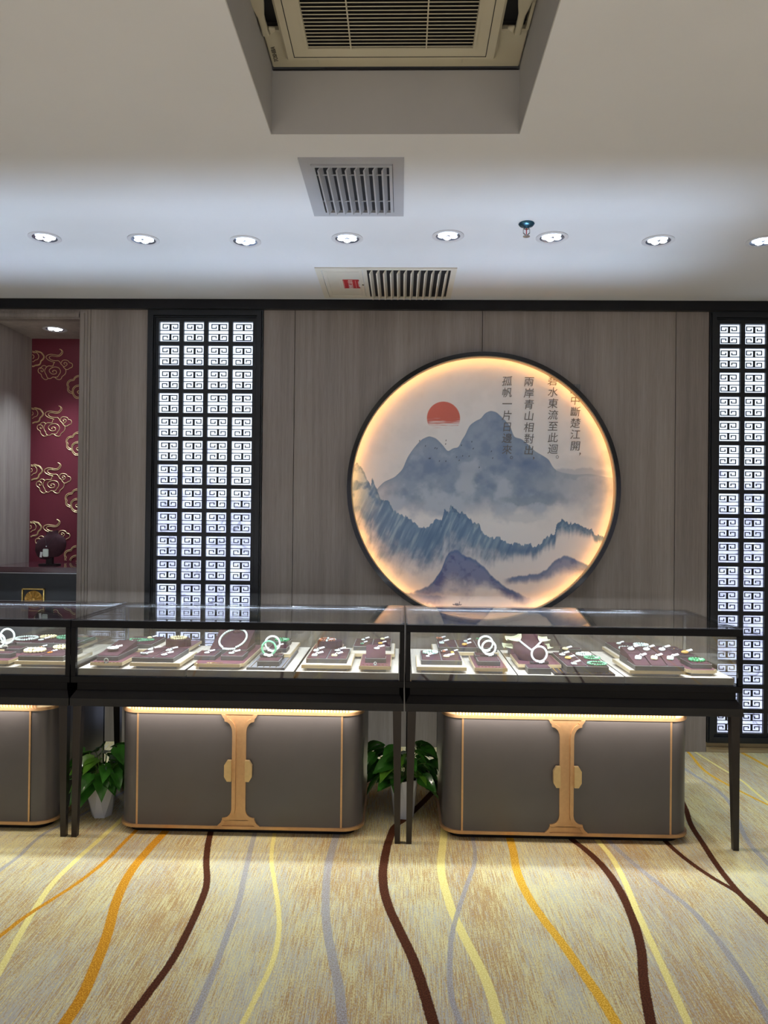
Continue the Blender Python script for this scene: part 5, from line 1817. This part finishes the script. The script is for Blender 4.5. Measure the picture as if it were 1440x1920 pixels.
pendant(873, 1203, 'slab', 'white_jade', 'clear white pendant behind the yellow-eyed egg', s=0.8)
pendant(897, 1199, 'carved', 'deep_jade', 'tiny dark green carving at the back beside the bangles', s=0.6)
r = tray(890, 952, 1259, 940, 1229.6, 'maroon', 'maroon tray with gold edge under the two white bangles of the right showcase')
boxy(896, 938, 1248.5, 934, 1233, 1, 1, 'small plum box under the front white bangle')
boxy(891, 930, 1237.5, 928, 1224, 1, 1, 'small plum box under the rear white bangle')
bangle(916.5, 1219, 14.5, 3.385, 'white_jade', 'white jade bangle with orange crown, front one of the pair', L3, 'plum cradle of the front bangle in the pair')
bangle(910.5, 1207, 15, 3.485, 'white_jade', 'white jade bangle standing behind the orange-crowned one', L3, 'plum cradle of the rear bangle in the pair')
jring(920, 1247.5, 'little jade ring in front of the pair of white bangles')
pA, pB = at(898, 1250.5, z=L2), at(943, 1250.5, z=L2)
gold_dots(pA.x, pB.x, pA.y, L2 + 0.0003, 8, 'row of gold marks on the maroon tray before the bangle pair')

# ---- right showcase, centre board
r = tray(971, 1052.5, 1252, 1034, 1227, 'maroon', 'maroon tray with gold edge under the plum bust', inset=0.06)
# model pagoda behind the bust
pg = at(988, 1214, z=L2)
pgy = min(CY1 - 0.10, 3.70)
PX = at(989, 1200, y=pgy).x
t = thing('pagoda_model', (PX, pgy, ZB), 'pale gilt two-roofed pagoda ornament behind the plum bust', 'ornament')
wz = at(989, 1214, y=pgy).z


def roof(zb, w_, d_, h_):
    b = MB()
    n = 10
    rows = []
    for i in range(5):
        f_ = i / 4
        rr = 1 - 0.62 * f_ ** 0.6
        zz = zb + h_ * f_ ** 1.6
        ring_ = []
        for k in range(40):
            s = k / 10
            side, q = int(s), s - int(s)
            c = [(-1, -1), (1, -1), (1, 1), (-1, 1)]
            a_, b__ = c[side], c[(side + 1) % 4]
            X_ = a_[0] + (b__[0] - a_[0]) * q
            Y_ = a_[1] + (b__[1] - a_[1]) * q
            lift = 0.012 * (abs(2 * q - 1) ** 4) * (1 - f_)
            ring_.append((PX + X_ * w_ * rr, pgy + Y_ * d_ * rr, zz + lift))
        rows.append(ring_)
    grid_surface(b, rows)
    b.box(PX - w_ * 0.42, PX + w_ * 0.42, pgy - 0.004, pgy + 0.004, zb + h_ - 0.002, zb + h_ + 0.006)
    for s in (-1, 1):
        b.ball((PX + s * w_ * 0.42, pgy, zb + h_ + 0.008), 0.006, 0.7, 0.7, 1.2, 8, 6)
    return b


roof(wz + 0.000, 0.118, 0.055, 0.022).build('lower_roof', M['pagoda_roof'], t, smooth=True)
roof(wz + 0.036, 0.105, 0.048, 0.030).build('upper_roof', M['pagoda_roof'], t, smooth=True)
MB().box(PX - 0.075, PX + 0.075, pgy - 0.035, pgy + 0.035, wz + 0.015, wz + 0.038).box(PX - 0.09, PX + 0.09, pgy - 0.045, pgy + 0.045, ZB, wz + 0.002).build('red_hall', M['maroon'], t)

bz = L2
cB = at(998, 1241, z=bz)
bx_, by_ = cB.x, cB.y + 0.05
t = thing('necklace_bust', (bx_, by_, bz), 'plum fabric shoulder bust wearing a white bead necklace in the right showcase', 'display bust')
b = MB()
prof = [(0.0, 0.052, 0.030, 0.0), (0.012, 0.060, 0.036, 0.002), (0.032, 0.074, 0.042, 0.006), (0.050, 0.080, 0.042, 0.010), (0.064, 0.077, 0.038, 0.014), (0.074, 0.060, 0.034, 0.018), (0.084, 0.043, 0.031, 0.021), (0.098, 0.037, 0.029, 0.023), (0.112, 0.038, 0.029, 0.023), (0.118, 0.035, 0.026, 0.023)]
rows = []
for h, rx, ry, oy in prof:
    rows.append([(bx_ + rx * cos(2 * pi * k / 32), by_ + oy + ry * sin(2 * pi * k / 32), bz + h) for k in range(32)])
grid_surface(b, rows)
b.build('torso', M['plum'], t, smooth=True)
b = MB().rbox((bx_ + 0.004, by_ + 0.018, bz + 0.124), (0.034, 0.020, 0.003), Matrix.Rotation(0.15, 4, 'Y'))
b.build('neck_tag', M['paper'], t)
t = thing('bead_necklace', (bx_, by_ - 0.03, bz + 0.06), 'white bead necklace hanging in a V on the plum bust', 'necklace', 'laid out bead necklaces')
b = MB()
L_ = []
for k in range(25):
    s = -1 + 2 * k / 24
    xx = 0.054 * s
    hh = 0.050 + 0.040 * abs(s) ** 1.1
    ry = 0.042 - 0.012 * max(0, (hh - 0.05)) / 0.03
    fx = min(0.97, abs(xx) / (0.080 if hh < 0.065 else 0.066))
    yy = by_ + 0.012 + (hh - 0.05) * 0.25 - ry * sqrt(1 - fx * fx) - 0.004
    b.ball((bx_ + xx, yy, bz + hh), 0.0048, 1, 1, 1, 9, 6)
b.build('beads', M['white_jade'], t, smooth=True)
boxy(989.7, 1033.7, 1264.5, 1030, 1247, 1, 1, 'small plum box under the white bangle before the bust', z0=ZB, h=0.026)
bangle(1011, 1230, 16, 3.345, 'white_jade', 'thick white jade bangle standing before the plum bust', ZB + 0.0295, 'plum cradle of the bangle before the bust')
r = tray(1040, 1153.7, 1267, 1130, 1226, 'plum_dark', 'thin dark plum tray with gold strips under the box of bracelets', z0=ZB, h=0.010, side='plum_dark', riser=False)
b = MB()
for k in range(11):
    xx = r[0] + 0.012 + k * (r[1] - r[0] - 0.024) / 10
    b.box(xx - 0.003, xx + 0.003, r[2] + 0.006, r[3] - 0.01, r[4], r[4] + 0.0012)
tag(b.build('gold_strips', M['yellow_gold']), 'gold strips lining the thin dark plum tray', 'ornament')
zz = ZB + 0.0115
boxy(1063, 1141.7, 1261, 1112, 1225, 2, 3, 'six-cushion box of bracelets and pendants in the right showcase', z0=zz, h=0.026)
boxy(1050, 1090, 1227, 1081, 1215.5, 1, 1, 'single-cushion box behind the six-cushion one', z0=zz, h=0.026)
zq = zz + 0.0295
bead_ring(1094, 1228.5, 12.5, 18, 'white_jade', 'white bead bracelet at the back of the six-cushion box', z=zq)
bead_ring(1110, 1235, 13.5, 20, 'green_jade', 'green bead bracelet with white tag in the middle of the six-cushion box', z=zq)
bead_ring(1119, 1246, 16, 22, 'green_jade', 'larger green bead bracelet at the front of the six-cushion box', z=zq, tagon=False)
pendant(1059.5, 1219, 'egg', 'cream_jade', 'cream oval pendant in the single box behind the bracelets', z=zq, s=1.05)
pendant(1054, 1229, 'oval', 'white_jade', 'white pendant at the back left of the six-cushion box', z=zq, s=1.05)
pendant(1065, 1236, 'egg', 'amber', 'honey yellow pendant in the six-cushion box', z=zq, s=1.0)
pendant(1076, 1245.5, 'slab', 'white_jade', 'white square pendant at the front left of the six-cushion box', z=zq, s=0.9)

# ---- right showcase, right board
r = tray(1160, 1236, 1238.5, 1210, 1212, 'cream', 'cream tray with gold edge behind the plum wedges, its left corner jutting out')
boxy(1168, 1238, 1233.5, 1213, 1206, 2, 2, 'four-cushion box on the rear tray of the right showcase')
bead_ring(1201.6, 1211, 12, 16, 'white_jade', 'white bead bracelet on the rear box of the right showcase')
bead_ring(1175, 1217.5, 12.5, 16, 'white_jade', 'white bead bracelet left of the one on the rear box, beside the wedges')
pendant(1160, 1208.5, 'egg', 'white_jade', 'small white nugget pendant at the rear left corner of the right board', s=0.85)
r = tray(1186, 1292, 1267.5, 1262, 1236, 'cream', 'long cream tray with gold edge under the plum wedges')
w1 = boxy(1191, 1283, 1258, 1268, None, 3, 1, 'three plum wedges in a row at the front of the right board', slope=(0.002, 0.030), px_pad=0.115)
y2 = w1[3]
A_ = w1
t_ = thing('jewellery_box', (0.5 * (A_[0] + A_[1]), y2 + 0.002, L2), 'taller row of plum wedges behind the front three', 'display box', 'plum cushioned display boxes')
MB().box(A_[0], A_[1], y2 + 0.002, y2 + 0.118, L2, L2 + 0.030, bev=0.0008).build('case', M['slate'], t_)
for i in range(3):
    dx = (A_[1] - A_[0]) / 3
    a0, a1 = A_[0] + i * dx + 0.002, A_[0] + (i + 1) * dx - 0.002
    MB().hexa([(a0, y2 + 0.004, L2 + .03), (a1, y2 + 0.004, L2 + .03), (a1, y2 + 0.116, L2 + .03), (a0, y2 + 0.116, L2 + .03)],
              [(a0, y2 + 0.004, L2 + .052), (a1, y2 + 0.004, L2 + .052), (a1, y2 + 0.116, L2 + .064), (a0, y2 + 0.116, L2 + .064)]).build('cushion', M['plum'], t_)
names = ['left', 'middle', 'right']
for i in range(3):
    dx = (A_[1] - A_[0]) / 3
    cx = A_[0] + (i + 0.5) * dx
    for row in (0, 1):
        yy = A_[2] + 0.070 if row == 0 else y2 + 0.060
        zz = (L2 + 0.020 + 0.002 + 0.028 * 0.070 / 0.115 + 0.001) if row == 0 else L2 + 0.0595
        st = ['white_jade', 'cream_jade', 'pale_jade'][i] if row == 0 else 'white_jade'
        d = pendant(0, 0, 'slab' if row == 0 else 'oval', st, 'tagged white pendant on the %s wedge of the %s row, right showcase' % (names[i], 'front' if row == 0 else 'rear'), z=zz, s=1.08) if False else None
        Pp = Vector((cx, yy, zz))
        # project back so that the shared builder can place it
        v = Pp - Vector((0, 0, CAMH))
        zf_ = v.dot(Vector(_f))
        ppx, ppy = 720 + FPX * v.dot(Vector(R2)) / zf_, 960 - FPX * v.dot(Vector(U2)) / zf_
        pendant(ppx, ppy, 'slab' if row == 0 else 'oval', st, 'tagged white pendant on the %s wedge of the %s row, right showcase' % (names[i], 'front' if row == 0 else 'rear'),
                z=zz, s=1.05, tilt=-0.35, tilt_x=0.20)
r = tray(1289, 1347.6, 1263, 1326, 1238, 'maroon', 'maroon tray with rounded gold edge at the right end of the right showcase', notch=True)
boxy(1297, 1335, 1254, 1321, 1235, 1, 1, 'small plum box with green bracelet at the right end')
bead_ring(1306, 1239.5, 12.5, 14, 'deep_jade', 'chunky dark green bead bracelet at the right end of the right showcase')
rr_ = boxy(1262, 1304, 1238, 1288, 1213, 1, 1, 'large flat plum box with a chain and agate pendant, rear right')
pendant(1284, 1226, 'egg', 'amber', 'honey agate pendant on the rear right plum box', s=1.2)
pc_ = at(1264, 1217.5, z=L3)
b = MB()
b.tube([(pc_.x + 0.050 * (k / 30) * 1.3 - 0.03, pc_.y + 0.012 * sin(k * 0.55), L3 + 0.002) for k in range(31)], 0.0016, 5)
tag(b.build('silver_chain', M['silver']), 'thin silver chain beside the honey agate pendant', 'chain')

# ------------------------------------------------------------------ potted plants


def leaf(b, base, dirv, L, W, droop, roll, rng):
    """heart-shaped leaf folded along its midrib"""
    d = Vector(dirv).normalized()
    up = Vector((0, 0, 1))
    sd = d.cross(up)
    if sd.length < 0.05:
        sd = Vector((1, 0, 0))
    sd.normalize()
    nrm = sd.cross(d).normalized()
    Rm = Matrix.Rotation(roll, 3, d)
    sd, nrm = Rm @ sd, Rm @ nrm
    prof = [(-0.10, 0.30), (0.0, 0.62), (0.12, 0.92), (0.28, 1.0), (0.45, 0.90), (0.62, 0.66), (0.78, 0.38), (0.91, 0.15), (1.0, 0.0)]
    cols = [-1, -0.5, 0, 0.5, 1]
    V = []
    for s, w_ in prof:
        row = []
        for c in cols:
            bend = -droop * L * max(0, s) ** 1.8
            fold = 0.18 * W * abs(c) * w_
            ss = s if abs(c) < 0.9 or s > 0 else s
            if s < 0 and c == 0:
                ss = 0.03
            p = Vector(base) + d * (ss * L) + sd * (c * w_ * W * 0.5) + nrm * (fold + 0.02 * W * sin(9 * s + 3 * c)) + Vector((0, 0, bend))
            p.x = min(max(p.x, rng.lo), rng.hi)
            row.append(b.bm.verts.new(p))
        V.append(row)
    for A, B in zip(V[:-1], V[1:]):
        for k in range(len(cols) - 1):
            try:
                b.bm.faces.new((A[k], A[k + 1], B[k + 1], B[k]))
            except ValueError:
                pass


def plant(px, pbot, wtop, wbot, ztop, label, seed, reach, nleaf=34, specials=(), gap=(-9, 9)):
    rng = random.Random(seed)
    rng.lo, rng.hi = gap
    base = at(px, pbot, z=0)
    cx, cy = base.x, base.y + wbot / 2
    t = thing('potted_pothos', (cx, cy, 0), label, 'potted plant', 'pothos plants in white pots')
    b = MB()
    n = 6
    a0 = 0.25 + seed
    bot = [(cx + wbot / 2 * 1.05 * cos(a0 + 2 * pi * k / n), cy + wbot / 2 * 1.05 * sin(a0 + 2 * pi * k / n), 0) for k in range(n)]
    top = [(cx + wtop / 2 * cos(a0 + pi / n + 2 * pi * k / n), cy + wtop / 2 * sin(a0 + pi / n + 2 * pi * k / n), ztop) for k in range(n)]
    Vb = [b.bm.verts.new(p) for p in bot]
    Vt = [b.bm.verts.new(p) for p in top]
    mid_ = [b.bm.verts.new((cx + (wtop / 2 - 0.006) * cos(a0 + pi / n + 2 * pi * k / n), cy + (wtop / 2 - 0.006) * sin(a0 + pi / n + 2 * pi * k / n), ztop)) for k in range(n)]
    low = [b.bm.verts.new((cx + (wtop / 2 - 0.010) * cos(a0 + pi / n + 2 * pi * k / n), cy + (wtop / 2 - 0.010) * sin(a0 + pi / n + 2 * pi * k / n), ztop - 0.02)) for k in range(n)]
    b.bm.faces.new(list(reversed(Vb)))
    for k in range(n):
        j = (k + 1) % n
        b.bm.faces.new((Vb[k], Vb[j], Vt[k]))
        b.bm.faces.new((Vb[j], Vt[j], Vt[k]))
        b.bm.faces.new((Vt[k], Vt[j], mid_[j], mid_[k]))
        b.bm.faces.new((mid_[k], mid_[j], low[j], low[k]))
    b.build('pot', M['pot'], t)
    MB().prism([(cx + (wtop / 2 - 0.012) * cos(a0 + pi / n + 2 * pi * k / n), cy + (wtop / 2 - 0.012) * sin(a0 + pi / n + 2 * pi * k / n)) for k in range(n)], ztop - 0.03, ztop - 0.014, axis='z').build('soil', M['soil'], t)
    lv, l2, sm = MB(), MB(), MB()
    k = 0
    spots = []
    while k < nleaf:
        a = rng.random() * 2 * pi
        el = rng.uniform(-0.25, 1.35)
        rr = rng.uniform(0.35, 1.0)
        ex, ez = reach
        p = Vector((cx + ex * rr * cos(a) * cos(el * 0.75), cy + 0.085 * rr * sin(a) * cos(el * 0.75), ztop + 0.02 + ez * rr * max(-0.2, sin(el))))
        if p.y > CY1 - 0.03:
            continue
        spots.append((p, a, el))
        k += 1
    for (X, Y, dy) in specials:
        p = at(X, Y, y=cy + dy)
        spots.append((p, 0.0 if p.x > cx else pi, 0.1))
    for p, a, el in spots:
        out = Vector((cos(a), sin(a) * 0.7 - 0.25, rng.uniform(-0.55, 0.15))).normalized()
        L = rng.uniform(0.075, 0.115)
        lo, hi = gap
        p.x = min(max(p.x, lo + 0.035), hi - 0.035)
        tip = p.x + out.x * L
        if tip > hi - 0.008:
            out.x = (hi - 0.008 - p.x) / L
        if tip < lo + 0.008:
            out.x = (lo + 0.008 - p.x) / L
        root = Vector((cx + 0.02 * cos(a), cy + 0.02 * sin(a), ztop - 0.015))
        m1 = root.lerp(p, 0.5) + Vector((0, 0, 0.035))
        sm.tube([root, root.lerp(m1, 0.6) + Vector((0, 0, 0.006)), m1, p], 0.0018, 5)
        leaf(l2 if rng.random() < 0.18 else lv, p, out, L, L * rng.uniform(0.62, 0.8), rng.uniform(0.15, 0.45), rng.uniform(-0.7, 0.7), rng)
    fo = lv.build('foliage', M['leaf'], t, smooth=True)
    f2 = l2.build('young_leaves', M['leaf_light'], t, smooth=True)
    sm.build('stems', M['stem'], t)
    return t, sm


plant(184, 1535, 0.155, 0.085, 0.150, 'bushy pothos in a faceted white pot, between the leftmost and middle cabinets', 3, (0.125, 0.17), 58, gap=(-1.520, -1.25))
plant(757, 1537, 0.145, 0.088, 0.182, 'wider pothos in a faceted white pot, behind the paired legs at the photo centre', 8, (0.125, 0.16), 58, gap=(-0.148, 0.180),
      specials=((712, 1395, 0.0), (700, 1415, -0.02), (715, 1455, -0.08), (800, 1480, -0.06), (805, 1430, -0.04), (790, 1395, 0.0)))
